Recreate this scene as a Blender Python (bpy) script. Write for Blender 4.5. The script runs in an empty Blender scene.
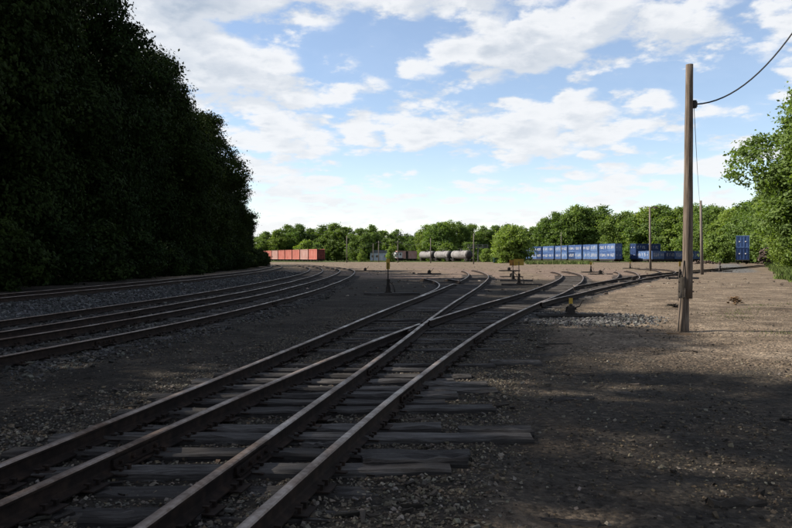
import bpy, math, random
import numpy as np
from mathutils import Vector, Matrix
R = math.radians
random.seed(11)
rng = np.random.default_rng(11)
sc = bpy.context.scene
col = sc.collection

# ------------------------------------------------------------------ camera
CAM_H = 1.56
cam_d = bpy.data.cameras.new('camera')
cam = bpy.data.objects.new('camera', cam_d)
col.objects.link(cam)
cam_d.sensor_width = 36.0
cam_d.lens = 36.0 * 720 / 792
cam_d.clip_start = 0.05
cam_d.clip_end = 9000
cam.location = (0, 0, CAM_H)
cam.rotation_euler = (R(90 - 0.50), 0, 0)
sc.camera = cam

# ------------------------------------------------------------------ light
SUN_EL, SUN_AHEAD = 37.0, 7.0            # sun stands to the left, a little ahead
sv = Vector((-math.cos(R(SUN_AHEAD)) * math.cos(R(SUN_EL)), math.sin(R(SUN_AHEAD)) * math.cos(R(SUN_EL)), math.sin(R(SUN_EL))))
sun_d = bpy.data.lights.new('sun', 'SUN')
sun_d.energy = 5.0
sun_d.angle = R(0.53)
sun_d.color = (1.0, 0.92, 0.80)
sun = bpy.data.objects.new('sun', sun_d)
sun.rotation_euler = sv.to_track_quat('Z', 'Y').to_euler()
sun.location = (-40, 20, 60)
col.objects.link(sun)

sc.view_settings.view_transform = 'Standard'
sc.view_settings.look = 'None'
sc.view_settings.gamma = 1.0
sc.view_settings.use_curve_mapping = False
sc.view_settings.exposure = 1.3
sc.cycles.max_bounces = 4
sc.cycles.diffuse_bounces = 2
sc.cycles.glossy_bounces = 2
sc.cycles.transmission_bounces = 2

# ------------------------------------------------------------------ world: Nishita sky with broken cumulus
world = bpy.data.worlds.new('World')
sc.world = world
world.use_nodes = True
wn, wl = world.node_tree.nodes, world.node_tree.links
wn.clear()

def nd(nodes, typ, **kw):
    n = nodes.new(typ)
    for k, v in kw.items():
        setattr(n, k, v)
    return n

def mth(nodes, links, op, a, b=None, c=None, clamp=False):
    n = nodes.new('ShaderNodeMath')
    n.operation = op
    n.use_clamp = clamp
    for i, v in enumerate((a, b, c)):
        if v is None:
            continue
        if isinstance(v, (int, float)):
            n.inputs[i].default_value = v
        else:
            links.new(v, n.inputs[i])
    return n.outputs[0]

# cloud banks: (azimuth deg right of the view axis, elevation deg, half width az, half width el, weight)
BANKS = [(-14, 19.5, 9, 2.2, .13), (2, 20.8, 12, 1.7, .12), (-11, 12.8, 7.0, 3.0, .10), (-18, 16, 5, 4, .09),
         (9, 15.0, 5.5, 2.6, .09), (8, 9.8, 8, 1.4, .08), (14.5, 11.0, 5, 1.6, .07), (21, 16.0, 6, 1.5, .09), (-9, 5.4, 4, 1.2, .05),
         (-1, 14.8, 3.4, 1.3, -.13), (5.0, 13.2, 2.4, 1.5, -.09), (-1.0, 7.4, 3.4, 1.4, -.06), (-8, 8.5, 6, 1.6, .05), (12, 7, 9, 1.5, .05), (0, 3.2, 30, 1.2, .03), (20, 13.4, 5.0, 0.7, -.08), (25.5, 12.5, 2.8, 2.2, -.09), (4.5, 6.8, 4, .7, -.06)]
g = bpy.data.node_groups.new('cloud_density', 'ShaderNodeTree')
g.interface.new_socket('Vector', in_out='INPUT', socket_type='NodeSocketVector')
g.interface.new_socket('Density', in_out='OUTPUT', socket_type='NodeSocketFloat')
gn, gl = g.nodes, g.links
gi, go = gn.new('NodeGroupInput'), gn.new('NodeGroupOutput')
nrm = nd(gn, 'ShaderNodeVectorMath', operation='NORMALIZE')
gl.new(gi.outputs[0], nrm.inputs[0])
sp = gn.new('ShaderNodeSeparateXYZ')
gl.new(nrm.outputs[0], sp.inputs[0])
den = mth(gn, gl, 'ADD', mth(gn, gl, 'MAXIMUM', sp.outputs[2], 0.0), 0.22)
px = mth(gn, gl, 'DIVIDE', sp.outputs[0], den)
py = mth(gn, gl, 'DIVIDE', sp.outputs[1], den)
cb = gn.new('ShaderNodeCombineXYZ')
gl.new(px, cb.inputs[0]); gl.new(py, cb.inputs[1]); cb.inputs[2].default_value = 3.7
n1 = gn.new('ShaderNodeTexNoise'); n1.inputs['Scale'].default_value = 3.0; n1.inputs['Detail'].default_value = 6.0
n1.inputs['Roughness'].default_value = 0.56; n1.inputs['Distortion'].default_value = 0.25
gl.new(cb.outputs[0], n1.inputs['Vector'])
n2 = gn.new('ShaderNodeTexNoise'); n2.inputs['Scale'].default_value = 11.0; n2.inputs['Detail'].default_value = 5.0
n2.inputs['Roughness'].default_value = 0.6
gl.new(cb.outputs[0], n2.inputs['Vector'])
vv = gn.new('ShaderNodeTexVoronoi'); vv.feature = 'F1'; vv.inputs['Scale'].default_value = 7.5; vv.inputs['Randomness'].default_value = 1.0
wv = nd(gn, 'ShaderNodeVectorMath', operation='MULTIPLY_ADD'); gl.new(n2.outputs['Color'], wv.inputs[0]); wv.inputs[1].default_value = (.16, .16, .16); gl.new(cb.outputs[0], wv.inputs[2]); gl.new(wv.outputs[0], vv.inputs['Vector'])
dens = mth(gn, gl, 'MULTIPLY_ADD', n2.outputs[0], 0.26, mth(gn, gl, 'MULTIPLY', n1.outputs[0], 0.62))
dens = mth(gn, gl, 'ADD', dens, mth(gn, gl, 'MULTIPLY_ADD', vv.outputs['Distance'], -.23, .195))
gl.new(dens, go.inputs[0])

tc = wn.new('ShaderNodeTexCoord')
sky = nd(wn, 'ShaderNodeTexSky', sky_type='NISHITA')
sky.sun_disc = False
sky.sun_elevation = R(SUN_EL)
sky.sun_rotation = math.atan2(sv.x, sv.y)
sky.altitude = 200; sky.air_density = 1.0; sky.dust_density = 0.05; sky.ozone_density = 2.2
def cloud(offset):
    v = nd(wn, 'ShaderNodeVectorMath', operation='ADD')
    wl.new(tc.outputs['Generated'], v.inputs[0])
    v.inputs[1].default_value = offset
    n = wn.new('ShaderNodeGroup'); n.node_tree = g
    wl.new(v.outputs[0], n.inputs[0])
    return n.outputs[0]
wsp = wn.new('ShaderNodeSeparateXYZ'); wl.new(tc.outputs['Generated'], wsp.inputs[0])
bank = 0.0
az = mth(wn, wl, 'ARCTAN2', wsp.outputs[0], wsp.outputs[1])
el = mth(wn, wl, 'ARCSINE', wsp.outputs[2])
for a, e, wa, we, w in BANKS:
    da = mth(wn, wl, 'MULTIPLY', mth(wn, wl, 'SUBTRACT', az, R(a)), 1 / R(wa))
    de = mth(wn, wl, 'MULTIPLY', mth(wn, wl, 'SUBTRACT', el, R(e)), 1 / R(we))
    q = mth(wn, wl, 'MULTIPLY_ADD', da, da, mth(wn, wl, 'MULTIPLY', de, de))
    ex = mth(wn, wl, 'POWER', 2.71828, mth(wn, wl, 'MULTIPLY', q, -0.8))
    bank = mth(wn, wl, 'MULTIPLY_ADD', ex, w, bank)
d0n = cloud((0, 0, 0))
d0 = mth(wn, wl, 'ADD', d0n, bank)
d1 = cloud((-0.022, 0.0, 0.030))          # the same cloud a little towards the light
THR = 0.505
def smooth(v, a, b):
    n = nd(wn, 'ShaderNodeMapRange', interpolation_type='SMOOTHSTEP')
    wl.new(v, n.inputs[0]); n.inputs[1].default_value = a; n.inputs[2].default_value = b
    return n.outputs[0]
alpha = smooth(d0, THR - 0.03, THR + 0.09)
thick = smooth(d0, THR + 0.10, THR + 0.32)
under = smooth(mth(wn, wl, 'SUBTRACT', d1, d0n), -0.07, 0.10)
shade = mth(wn, wl, 'MULTIPLY', mth(wn, wl, 'ADD', mth(wn, wl, 'MULTIPLY', thick, 0.70), mth(wn, wl, 'MULTIPLY', under, 0.48), clamp=True), mth(wn, wl, 'ADD', mth(wn, wl, 'MULTIPLY', smooth(wsp.outputs[2], .04, .28), .75), .25))
cc = nd(wn, 'ShaderNodeMix', data_type='RGBA')
wl.new(shade, cc.inputs[0])
cc.inputs[6].default_value = (5.0, 5.08, 5.2, 1)
cc.inputs[7].default_value = (2.55, 2.95, 3.5, 1)
mx = nd(wn, 'ShaderNodeMix', data_type='RGBA')
wl.new(mth(wn, wl, 'MULTIPLY_ADD', alpha, 0.84, 0.10), mx.inputs[0])
tn = nd(wn, 'ShaderNodeMix', data_type='RGBA', blend_type='MULTIPLY'); tn.inputs[0].default_value = 1.0; tn.inputs[7].default_value = (1.06, .985, .96, 1)
wl.new(sky.outputs[0], tn.inputs[6]); wl.new(tn.outputs[2], mx.inputs[6]); wl.new(cc.outputs[2], mx.inputs[7])
bg = wn.new('ShaderNodeBackground'); bg.inputs[1].default_value = 0.076
wl.new(mx.outputs[2], bg.inputs[0])
wo = wn.new('ShaderNodeOutputWorld'); wl.new(bg.outputs[0], wo.inputs[0])

# ------------------------------------------------------------------ helpers
def tag(o, label=None, cat=None, group=None, kind=None):
    for k, v in (('label', label), ('category', cat), ('group', group), ('kind', kind)):
        if v:
            o[k] = v
    return o

def empty(name, loc=(0, 0, 0), rz=0.0):
    o = bpy.data.objects.new(name, None)
    o.location = loc; o.rotation_euler = (0, 0, rz); o.empty_display_size = 0.3
    col.objects.link(o)
    return o

def copy_tree(o, parent=None):
    c = o.copy(); col.objects.link(c); c.parent = parent
    for ch in list(o.children):
        copy_tree(ch, c)
    return c

def np_mesh(name, v, f4, mats, smooth=False, midx=None, attr=None):
    """mesh from numpy arrays, quads (n,4) or triangles (n,3)"""
    me = bpy.data.meshes.new(name)
    v = np.asarray(v, np.float32); f4 = np.asarray(f4, np.int32)
    k = f4.shape[1]
    me.vertices.add(len(v)); me.vertices.foreach_set('co', v.ravel())
    me.loops.add(f4.size); me.loops.foreach_set('vertex_index', f4.ravel())
    me.polygons.add(len(f4))
    me.polygons.foreach_set('loop_start', np.arange(len(f4), dtype=np.int32) * k)
    me.polygons.foreach_set('loop_total', np.full(len(f4), k, np.int32))
    me.polygons.foreach_set('use_smooth', np.full(len(f4), smooth, bool))
    for m in mats:
        me.materials.append(m)
    if midx is not None:
        me.polygons.foreach_set('material_index', np.asarray(midx, np.int32))
    if attr is not None:
        a = me.attributes.new('tint', 'FLOAT_COLOR', 'POINT')
        c = np.ones((len(v), 4), np.float32); c[:, :attr.shape[1]] = attr
        a.data.foreach_set('color', c.ravel())
    me.update(calc_edges=True)
    return me

def link(name, me, parent=None):
    o = bpy.data.objects.new(name, me); col.objects.link(o)
    if parent is not None:
        o.parent = parent
    return o

class MB:
    def __init__(s):
        s.v, s.f, s.m = [], [], []
    def add(s, vs, fs, mi=0):
        b = len(s.v); s.v += [tuple(p) for p in vs]
        s.f += [[i + b for i in f] for f in fs]; s.m += [mi] * len(fs)
        return s
    def box(s, c, d, rot=None, mi=0, taper=1.0, jit=0.0):
        vs = []
        for z in (-.5, .5):
            t = taper if z > 0 else 1.0
            for x, y in ((-.5, -.5), (.5, -.5), (.5, .5), (-.5, .5)):
                p = Vector((x * d[0] * t, y * d[1] * t, z * d[2]))
                if jit:
                    p += Vector([random.uniform(-jit, jit) for _ in range(3)])
                if rot is not None:
                    p = rot @ p
                vs.append(p + Vector(c))
        return s.add(vs, [(3, 2, 1, 0), (4, 5, 6, 7), (0, 1, 5, 4), (1, 2, 6, 5), (2, 3, 7, 6), (3, 0, 4, 7)], mi)
    def tube(s, pts, rad, n=8, mi=0, caps=True):
        pts = [Vector(p) for p in pts]
        if isinstance(rad, (int, float)):
            rad = [rad] * len(pts)
        b = len(s.v); up = None
        for i, p in enumerate(pts):
            t = (pts[min(i + 1, len(pts) - 1)] - pts[max(i - 1, 0)]).normalized()
            if up is None:
                up = t.orthogonal().normalized()
            up = (up - t * up.dot(t)).normalized(); w = t.cross(up)
            for k in range(n):
                a = 2 * math.pi * k / n
                s.v.append(tuple(p + (up * math.cos(a) + w * math.sin(a)) * rad[i]))
        for i in range(len(pts) - 1):
            for k in range(n):
                k2 = (k + 1) % n
                s.f.append([b + i * n + k, b + i * n + k2, b + (i + 1) * n + k2, b + (i + 1) * n + k]); s.m.append(mi)
        if caps:
            s.f.append([b + k for k in reversed(range(n))]); s.m.append(mi)
            e = b + (len(pts) - 1) * n
            s.f.append([e + k for k in range(n)]); s.m.append(mi)
        return s
    def prism(s, poly, y0, y1, mi=0):
        """polygon in x,z pushed from y0 to y1"""
        n = len(poly)
        vs = [(x, y0, z) for x, z in poly] + [(x, y1, z) for x, z in poly]
        fs = [list(range(n)), list(reversed(range(n, 2 * n)))] + [[i, i + n, (i + 1) % n + n, (i + 1) % n] for i in range(n)]
        return s.add(vs, fs, mi)
    def mesh(s, name, mats, smooth=False, bevel=0.0):
        me = bpy.data.meshes.new(name)
        me.from_pydata(s.v, [], s.f)
        for m in (mats if isinstance(mats, (list, tuple)) else [mats]):
            me.materials.append(m)
        me.polygons.foreach_set('material_index', s.m)
        if smooth:
            me.polygons.foreach_set('use_smooth', [True] * len(s.f))
        me.update()
        return me
    def build(s, name, mats, parent=None, smooth=False):
        return link(name, s.mesh(name, mats, smooth), parent)

# ---- numpy value noise
_tab = np.random.default_rng(5).random((256, 256)).astype(np.float32)
def vnoise(x, y, sc_=1.0, seed=0):
    x = np.asarray(x, float) * sc_ + seed * 17.31; y = np.asarray(y, float) * sc_ + seed * 9.77
    xi, yi = np.floor(x).astype(int), np.floor(y).astype(int)
    fx, fy = x - xi, y - yi
    fx, fy = fx * fx * (3 - 2 * fx), fy * fy * (3 - 2 * fy)
    t = lambda a, b: _tab[a & 255, b & 255]
    return (t(xi, yi) * (1 - fx) + t(xi + 1, yi) * fx) * (1 - fy) + (t(xi, yi + 1) * (1 - fx) + t(xi + 1, yi + 1) * fx) * fy
def fbm(x, y, s=1.0, o=4, seed=0):
    r = 0; a = .5; t = 0
    for i in range(o):
        r = r + a * vnoise(x, y, s * 2 ** i, seed + i); t += a; a *= .55
    return r / t
def sstep(v, a, b):
    t = np.clip((np.asarray(v, float) - a) / (b - a), 0, 1)
    return t * t * (3 - 2 * t)

# ------------------------------------------------------------------ materials
def M(name, base, rough=0.85, metal=0.0, spec=0.25):
    m = bpy.data.materials.new(name); m.use_nodes = True
    b = m.node_tree.nodes['Principled BSDF']
    b.inputs['Base Color'].default_value = (*base, 1)
    b.inputs['Roughness'].default_value = rough; b.inputs['Metallic'].default_value = metal
    b.inputs['Specular IOR Level'].default_value = spec
    return m
def ramp(nt, fac, stops):
    r = nt.nodes.new('ShaderNodeValToRGB'); e = r.color_ramp.elements
    while len(e) < len(stops):
        e.new(0.5)
    for i, (p, c) in enumerate(stops):
        e[i].position = p; e[i].color = (*c, 1)
    nt.links.new(fac, r.inputs[0])
    return r.outputs[0]
def noise(nt, scale, detail=4, rough=.55, coord='Object', stretch=None, dist=0.0, rnd=False):
    t = nt.nodes.new('ShaderNodeTexCoord'); src = t.outputs[coord]
    if rnd:
        oi = nt.nodes.new('ShaderNodeObjectInfo')
        s = nd(nt.nodes, 'ShaderNodeMath', operation='MULTIPLY'); nt.links.new(oi.outputs['Random'], s.inputs[0]); s.inputs[1].default_value = 37.0
        a = nd(nt.nodes, 'ShaderNodeVectorMath', operation='ADD'); nt.links.new(src, a.inputs[0]); nt.links.new(s.outputs[0], a.inputs[1]); src = a.outputs[0]
    if stretch:
        mp = nt.nodes.new('ShaderNodeMapping'); mp.inputs['Scale'].default_value = stretch
        nt.links.new(src, mp.inputs['Vector']); src = mp.outputs[0]
    n = nt.nodes.new('ShaderNodeTexNoise')
    n.inputs['Scale'].default_value = scale; n.inputs['Detail'].default_value = detail
    n.inputs['Roughness'].default_value = rough; n.inputs['Distortion'].default_value = dist
    nt.links.new(src, n.inputs['Vector'])
    return n.outputs[0]
def bump(nt, h, strength, dist):
    b = nt.nodes.new('ShaderNodeBump'); b.inputs['Strength'].default_value = strength; b.inputs['Distance'].default_value = dist
    nt.links.new(h, b.inputs['Height'])
    nt.links.new(b.outputs[0], nt.nodes['Principled BSDF'].inputs['Normal'])
def mixc(nt, fac, a, b, mode='MIX'):
    n = nd(nt.nodes, 'ShaderNodeMix', data_type='RGBA', blend_type=mode)
    if isinstance(fac, (int, float)):
        n.inputs[0].default_value = fac
    else:
        nt.links.new(fac, n.inputs[0])
    for i, v in ((6, a), (7, b)):
        if isinstance(v, tuple):
            n.inputs[i].default_value = (*v, 1)
        else:
            nt.links.new(v, n.inputs[i])
    return n.outputs[2]
def worn(name, stops, scale, rough=.8, metal=0., coord='Object', stretch=None, bs=.3, bd=.01, spec=.25, detail=5, rnd=True):
    m = M(name, (.5, .5, .5), rough, metal, spec); nt = m.node_tree
    f = noise(nt, scale, detail, .6, coord, stretch, rnd=rnd)
    nt.links.new(ramp(nt, f, stops), nt.nodes['Principled BSDF'].inputs['Base Color'])
    if bs:
        bump(nt, f, bs, bd)
    return m

# ground: cinders, tan dirt, rusty dirt, pale gravel and grass by zone
m_ground = M('ground_dirt', (.1, .1, .1), 0.95, 0, .1)
nt = m_ground.node_tree; L = nt.links
at = nt.nodes.new('ShaderNodeAttribute'); at.attribute_name = 'tint'
sep = nt.nodes.new('ShaderNodeSeparateColor'); L.new(at.outputs['Color'], sep.inputs[0])
nf = noise(nt, 11.0, 6, .68); nm = noise(nt, 1.1, 6, .62); nl = noise(nt, .12, 5, .6); ng = noise(nt, 55, 4, .7)
tcg = nt.nodes.new('ShaderNodeTexCoord')
vo = nt.nodes.new('ShaderNodeTexVoronoi'); vo.inputs['Scale'].default_value = 26; vo.inputs['Randomness'].default_value = 1
L.new(tcg.outputs['Object'], vo.inputs['Vector'])
vsep = nt.nodes.new('ShaderNodeSeparateColor'); L.new(vo.outputs['Color'], vsep.inputs[0])
tan = ramp(nt, nm, [(.25, (.050, .038, .028)), (.45, (.115, .089, .066)), (.6, (.165, .131, .099)), (.8, (.225, .185, .145))])
rust = ramp(nt, nm, [(.25, (.06, .042, .034)), (.5, (.140, .105, .086)), (.75, (.20, .157, .130))])
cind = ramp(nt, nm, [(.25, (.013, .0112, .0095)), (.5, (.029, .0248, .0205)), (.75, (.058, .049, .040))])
grav = ramp(nt, nm, [(.25, (.06, .06, .06)), (.5, (.10, .10, .102)), (.75, (.15, .15, .152))])
grs = ramp(nt, nf, [(.25, (.022, .034, .010)), (.5, (.045, .065, .018)), (.75, (.07, .09, .03))])
def zone(v, lo=.3, hi=.7):
    s = mth(nt.nodes, L, 'ADD', v, mth(nt.nodes, L, 'MULTIPLY_ADD', nl, .7, -.35))
    s = mth(nt.nodes, L, 'ADD', s, mth(nt.nodes, L, 'MULTIPLY_ADD', nm, .8, -.4))
    n = nt.nodes.new('ShaderNodeMapRange'); n.interpolation_type = 'SMOOTHSTEP'
    L.new(s, n.inputs[0]); n.inputs[1].default_value = lo; n.inputs[2].default_value = hi
    return n.outputs[0]
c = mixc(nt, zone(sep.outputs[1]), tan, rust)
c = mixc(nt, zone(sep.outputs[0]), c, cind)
c = mixc(nt, zone(at.outputs['Alpha']), c, grav)
c = mixc(nt, zone(sep.outputs[2]), c, grs)
peb = ramp(nt, vsep.outputs[0], [(.0, (.55, .53, .5)), (.55, (1, 1, 1)), (.8, (1.05, 1.03, 1)), (.97, (2.0, 1.95, 1.85))])
c = mixc(nt, .75, c, peb, 'MULTIPLY')
spk = ramp(nt, nf, [(.34, (.30, .30, .30)), (.48, (.9, .9, .9)), (.56, (1.1, 1.1, 1.08)), (.68, (1.6, 1.56, 1.5))])
c = mixc(nt, .85, c, spk, 'MULTIPLY')
nw = noise(nt, .35, 6, .7, stretch=(.45, 1, 1))
c = mixc(nt, .9, c, ramp(nt, nw, [(.3, (.55, .54, .53)), (.48, (.95, .95, .95)), (.62, (1.12, 1.11, 1.1)), (.75, (1.4, 1.38, 1.36))]), 'MULTIPLY')
L.new(c, nt.nodes['Principled BSDF'].inputs['Base Color'])
hgt = mth(nt.nodes, L, 'ADD', mth(nt.nodes, L, 'MULTIPLY', nf, 1.6), mth(nt.nodes, L, 'ADD', mth(nt.nodes, L, 'MULTIPLY', ng, .45), mth(nt.nodes, L, 'MULTIPLY', vo.outputs['Distance'], -.9)))
bump(nt, hgt, .9, .035)

def tinted(name, rough=.9, nscale=30, spec=.15):
    m = M(name, (.3, .3, .3), rough, 0, spec); t = m.node_tree
    a = t.nodes.new('ShaderNodeAttribute'); a.attribute_name = 'tint'
    n_ = noise(t, nscale, 4, .6)
    t.links.new(mixc(t, .7, a.outputs['Color'], ramp(t, n_, [(.3, (.6, .6, .6)), (.7, (1.3, 1.3, 1.3))]), 'MULTIPLY'), t.nodes['Principled BSDF'].inputs['Base Color'])
    return m
m_stone = tinted('crushed_stone', .9, 40)
m_blade = tinted('grass_blade', .7, 2)

# weathered timber: grain along local X
m_tie = M('tie_wood', (.1, .1, .1), .85, 0, .25); nt = m_tie.node_tree
f1 = noise(nt, 3.0, 8, .7, stretch=(1.0, 16, 16), dist=.6, rnd=True); f2 = noise(nt, 1.3, 5, .6, rnd=True)
oi = nt.nodes.new('ShaderNodeObjectInfo')
dark = ramp(nt, f1, [(.28, (.007, .006, .0055)), (.48, (.020, .017, .0155)), (.66, (.048, .043, .040)), (.8, (.085, .08, .078))])
grey = ramp(nt, f1, [(.28, (.013, .011, .010)), (.43, (.048, .042, .038)), (.57, (.105, .097, .092)), (.74, (.20, .192, .188))])
fx = mth(nt.nodes, nt.links, 'ADD', oi.outputs['Random'], mth(nt.nodes, nt.links, 'MULTIPLY_ADD', f2, 1.9, -1.34), clamp=True)
nt.links.new(mixc(nt, fx, dark, grey), nt.nodes['Principled BSDF'].inputs['Base Color'])
bump(nt, f1, 1.0, .022)
# utility poles: grain along local Z
m_pole = worn('pole_wood', [(.3, (.028, .021, .016)), (.5, (.085, .065, .050)), (.7, (.15, .122, .10))], 3.0, .9, stretch=(14, 14, .7), bs=.8, bd=.01, detail=7)
m_pole_far = worn('pole_wood_far', [(.3, (.06, .05, .042)), (.7, (.15, .127, .11))], 2.0, .9, stretch=(8, 8, .6), bs=0)
m_bark = worn('bark', [(.3, (.03, .025, .02)), (.7, (.10, .085, .07))], 4, .95, stretch=(3, 3, .6), bs=.5, bd=.03)
m_rust = worn('rail_rust', [(.3, (.007, .005, .0042)), (.5, (.015, .010, .008)), (.72, (.032, .020, .014))], 9, .85, .0, bs=.35, bd=.004, spec=.12)
m_head = M('rail_head', (.2, .2, .2), .45, .5, .4); nt = m_head.node_tree
f1 = noise(nt, 1.7, 7, .65); f2 = noise(nt, 22, 5, .65)
fm = mth(nt.nodes, nt.links, 'ADD', mth(nt.nodes, nt.links, 'MULTIPLY', f1, .7), mth(nt.nodes, nt.links, 'MULTIPLY', f2, .3))
nt.links.new(ramp(nt, fm, [(.36, (.050, .029, .019)), (.46, (.094, .064, .047)), (.56, (.150, .115, .093)), (.7, (.225, .19, .165))]), nt.nodes['Principled BSDF'].inputs['Base Color'])
nt.links.new(ramp(nt, fm, [(.38, (.7, .7, .7)), (.6, (.36, .36, .36))]), nt.nodes['Principled BSDF'].inputs['Roughness'])
m_iron = worn('dark_iron', [(.3, (0.0084, 0.0072, 0.0066)), (.6, (0.024, 0.0192, 0.0162)), (.8, (0.051, 0.033, 0.024))], 8, .75, .2, bs=.2)
m_yellow = worn('yellow_paint', [(.3, (0.228, 0.138, 0.018)), (.6, (0.33, 0.216, 0.03)), (.8, (0.36, 0.27, 0.084))], 6, .6, bs=0)
m_orange = worn('orange_paint', [(.3, (0.165, 0.0715, 0.01375)), (.6, (0.2475, 0.11, 0.0165)), (.8, (0.275, 0.165, 0.055))], 6, .6, bs=0)
m_red = worn('faded_red_paint', [(.25, (0.198, 0.04675, 0.033)), (.45, (0.275, 0.077, 0.05775)), (.6, (0.319, 0.121, 0.0935)), (.8, (0.341, 0.187, 0.154))], 1.3, .75, stretch=(1.4, 1.4, .4), bs=0, detail=8)
m_redpale = worn('bleached_red_paint', [(.25, (0.22, 0.0825, 0.066)), (.5, (0.286, 0.165, 0.143)), (.75, (0.33, 0.242, 0.22))], 1.5, .75, stretch=(1.4, 1.4, .4), bs=0, detail=8)
m_blue = worn('blue_paint', [(.25, (.014, .030, .085)), (.5, (.030, .062, .155)), (.75, (.075, .115, .22))], 1.4, .5, stretch=(1, 1, .5), bs=0, detail=7)
m_lblue = worn('light_blue_paint', [(.25, (.026, .052, .13)), (.5, (.055, .098, .20)), (.75, (.11, .16, .27))], 1.4, .5, stretch=(1, 1, .5), bs=0, detail=7)
m_navy = worn('navy_paint', [(.25, (0.0066, 0.0165, 0.0495)), (.5, (0.01375, 0.03025, 0.088)), (.75, (0.0275, 0.055, 0.132))], 1.4, .45, bs=0)
m_white = worn('white_paint', [(.3, (0.3, 0.3, 0.312)), (.6, (0.45, 0.45, 0.456))], 2, .6, bs=0)
m_tank = worn('grey_tank_paint', [(.28, (.045, .040, .038)), (.5, (.125, .118, .116)), (.75, (.185, .175, .172))], .9, .7, stretch=(.5, 1, 1), bs=0, detail=8)
m_black = worn('black_paint', [(.3, (.008, .008, .008)), (.7, (.03, .028, .026))], 4, .6, bs=0)
m_teal = worn('teal_paint', [(.3, (0.012, 0.042, 0.036)), (.7, (0.024, 0.066, 0.06))], 2, .6, bs=0)
m_siding = worn('pale_siding', [(.3, (0.252, 0.3, 0.33)), (.7, (0.36, 0.396, 0.414))], 3, .7, bs=0)
m_roof = worn('grey_roof', [(.3, (0.072, 0.078, 0.09)), (.7, (0.12, 0.126, 0.138))], 3, .8, bs=0)
m_glass = M('dark_glass', (.02, .025, .03), .1, 0, .5)
m_scrap = worn('scrap_metal', [(.3, (0.018, 0.0144, 0.012)), (.5, (0.06, 0.042, 0.033)), (.8, (0.144, 0.12, 0.108))], 3, .8, .2, bs=0)
m_wire = M('black_cable', (.012, .012, .013), .6)
m_dead = worn('dead_leaf', [(.3, (0.06, 0.036, 0.018)), (.7, (0.144, 0.09, 0.048))], 8, .9, bs=0)
m_soil = worn('bare_soil', [(.3, (0.012, 0.0102, 0.009)), (.7, (0.036, 0.03, 0.024))], 9, .95, bs=.6, bd=.03)

def leaf_mat(name, c0, c1, c2, trans=.28, spec=.22):
    m = bpy.data.materials.new(name); m.use_nodes = True; t = m.node_tree
    b = t.nodes['Principled BSDF']; b.inputs['Roughness'].default_value = .62; b.inputs['Specular IOR Level'].default_value = spec
    f = noise(t, .55, 3, .6, rnd=True); g2 = noise(t, 5, 2, .6)
    fm_ = mth(t.nodes, t.links, 'ADD', mth(t.nodes, t.links, 'MULTIPLY', f, .65), mth(t.nodes, t.links, 'MULTIPLY', g2, .35))
    cc_ = ramp(t, fm_, [(.34, c0), (.5, c1), (.66, c2)])
    oi_ = t.nodes.new('ShaderNodeObjectInfo')
    cc_ = mixc(t, 1.0, cc_, ramp(t, oi_.outputs['Random'], [(0, (.72, .8, .75)), (.5, (1, 1, 1)), (1, (1.3, 1.2, .95))]), 'MULTIPLY')
    t.links.new(cc_, b.inputs['Base Color'])
    tr = t.nodes.new('ShaderNodeBsdfTranslucent'); t.links.new(mixc(t, 1.0, cc_, (1.25, 1.35, .55), 'MULTIPLY'), tr.inputs[0])
    ms = t.nodes.new('ShaderNodeMixShader'); ms.inputs[0].default_value = trans
    out = t.nodes['Material Output']
    t.links.new(b.outputs[0], ms.inputs[1]); t.links.new(tr.outputs[0], ms.inputs[2]); t.links.new(ms.outputs[0], out.inputs[0])
    return m
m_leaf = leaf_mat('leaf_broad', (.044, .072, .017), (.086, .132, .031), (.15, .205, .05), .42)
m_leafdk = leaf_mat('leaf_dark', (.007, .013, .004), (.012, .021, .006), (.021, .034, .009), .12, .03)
m_leaflt = leaf_mat('leaf_light', (.066, .106, .024), (.118, .172, .04), (.18, .235, .06), .42)

# ------------------------------------------------------------------ plan of the tracks: centre lines as (ahead, right)
TR = {
 'T1': [(-5, -3.55), (0, -2.72), (4, -2.04), (9.8, -1.04), (16, -.05), (19.4, .52), (25, 1.50), (34, 3.10), (44, 4.75), (53, 6.05), (62, 7.0), (72, 7.7), (85, 8.0), (100, 7.2), (120, 4.5)],
 'T1b': [(22.5, 1.07), (26, 1.62), (30.5, 2.32), (36, 2.92), (40, 3.08), (44, 2.98), (50, 2.35), (58, .8), (66, -1.6), (76, -5.4)],
 'T2': [(-5, -3.0), (0, -2.27), (4, -1.5), (7.1, -.82), (9.8, -.16), (12, .40), (15, 1.24), (18, 2.2), (23.4, 4.05), (28, 5.65), (34, 7.6), (39, 9.15), (48, 11.7), (56, 13.7), (64, 15.3), (75, 16.8), (90, 17.6), (110, 16.6)],
 'T2b': [(21, 3.2), (24, 4.42), (29.6, 7.0), (36, 10.0), (43.8, 13.7), (56, 19.8), (63, 23.8), (80, 34), (100, 47), (130, 66), (160, 84)],
 'T2d': [(57, 20.4), (62, 22.9), (68, 25.6), (76, 28.6), (86, 31.2), (96, 32.2), (106, 31.8)],
 'T2c': [(41, 12.35), (46, 14.6), (56, 18.1), (66, 21.2), (80, 24.5), (95, 26.4), (112, 27)],
 'L2': [(-4, -8.6), (4, -7.35), (10.4, -6.3), (15, -5.5), (23.4, -4.6), (30, -4.27), (37, -4.12), (50, -4.1), (63, -4.45), (75, -5.1), (84, -5.9), (100, -8.3), (120, -12.5), (150, -20)],
 'L1': [(-4, -10.6), (4, -9.5), (10, -8.7), (15, -8.05), (20, -7.55), (28, -7.05), (37, -6.85), (48, -6.95), (60, -7.35), (77, -8.6), (100, -11.4), (120, -15), (140, -19.6)],
 'L0': [(0, -14.6), (10, -13.7), (22, -12.9), (32, -12.45), (50, -12.35), (70, -13.2), (90, -15.2), (110, -18.3), (130, -22.5)],
}
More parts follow.
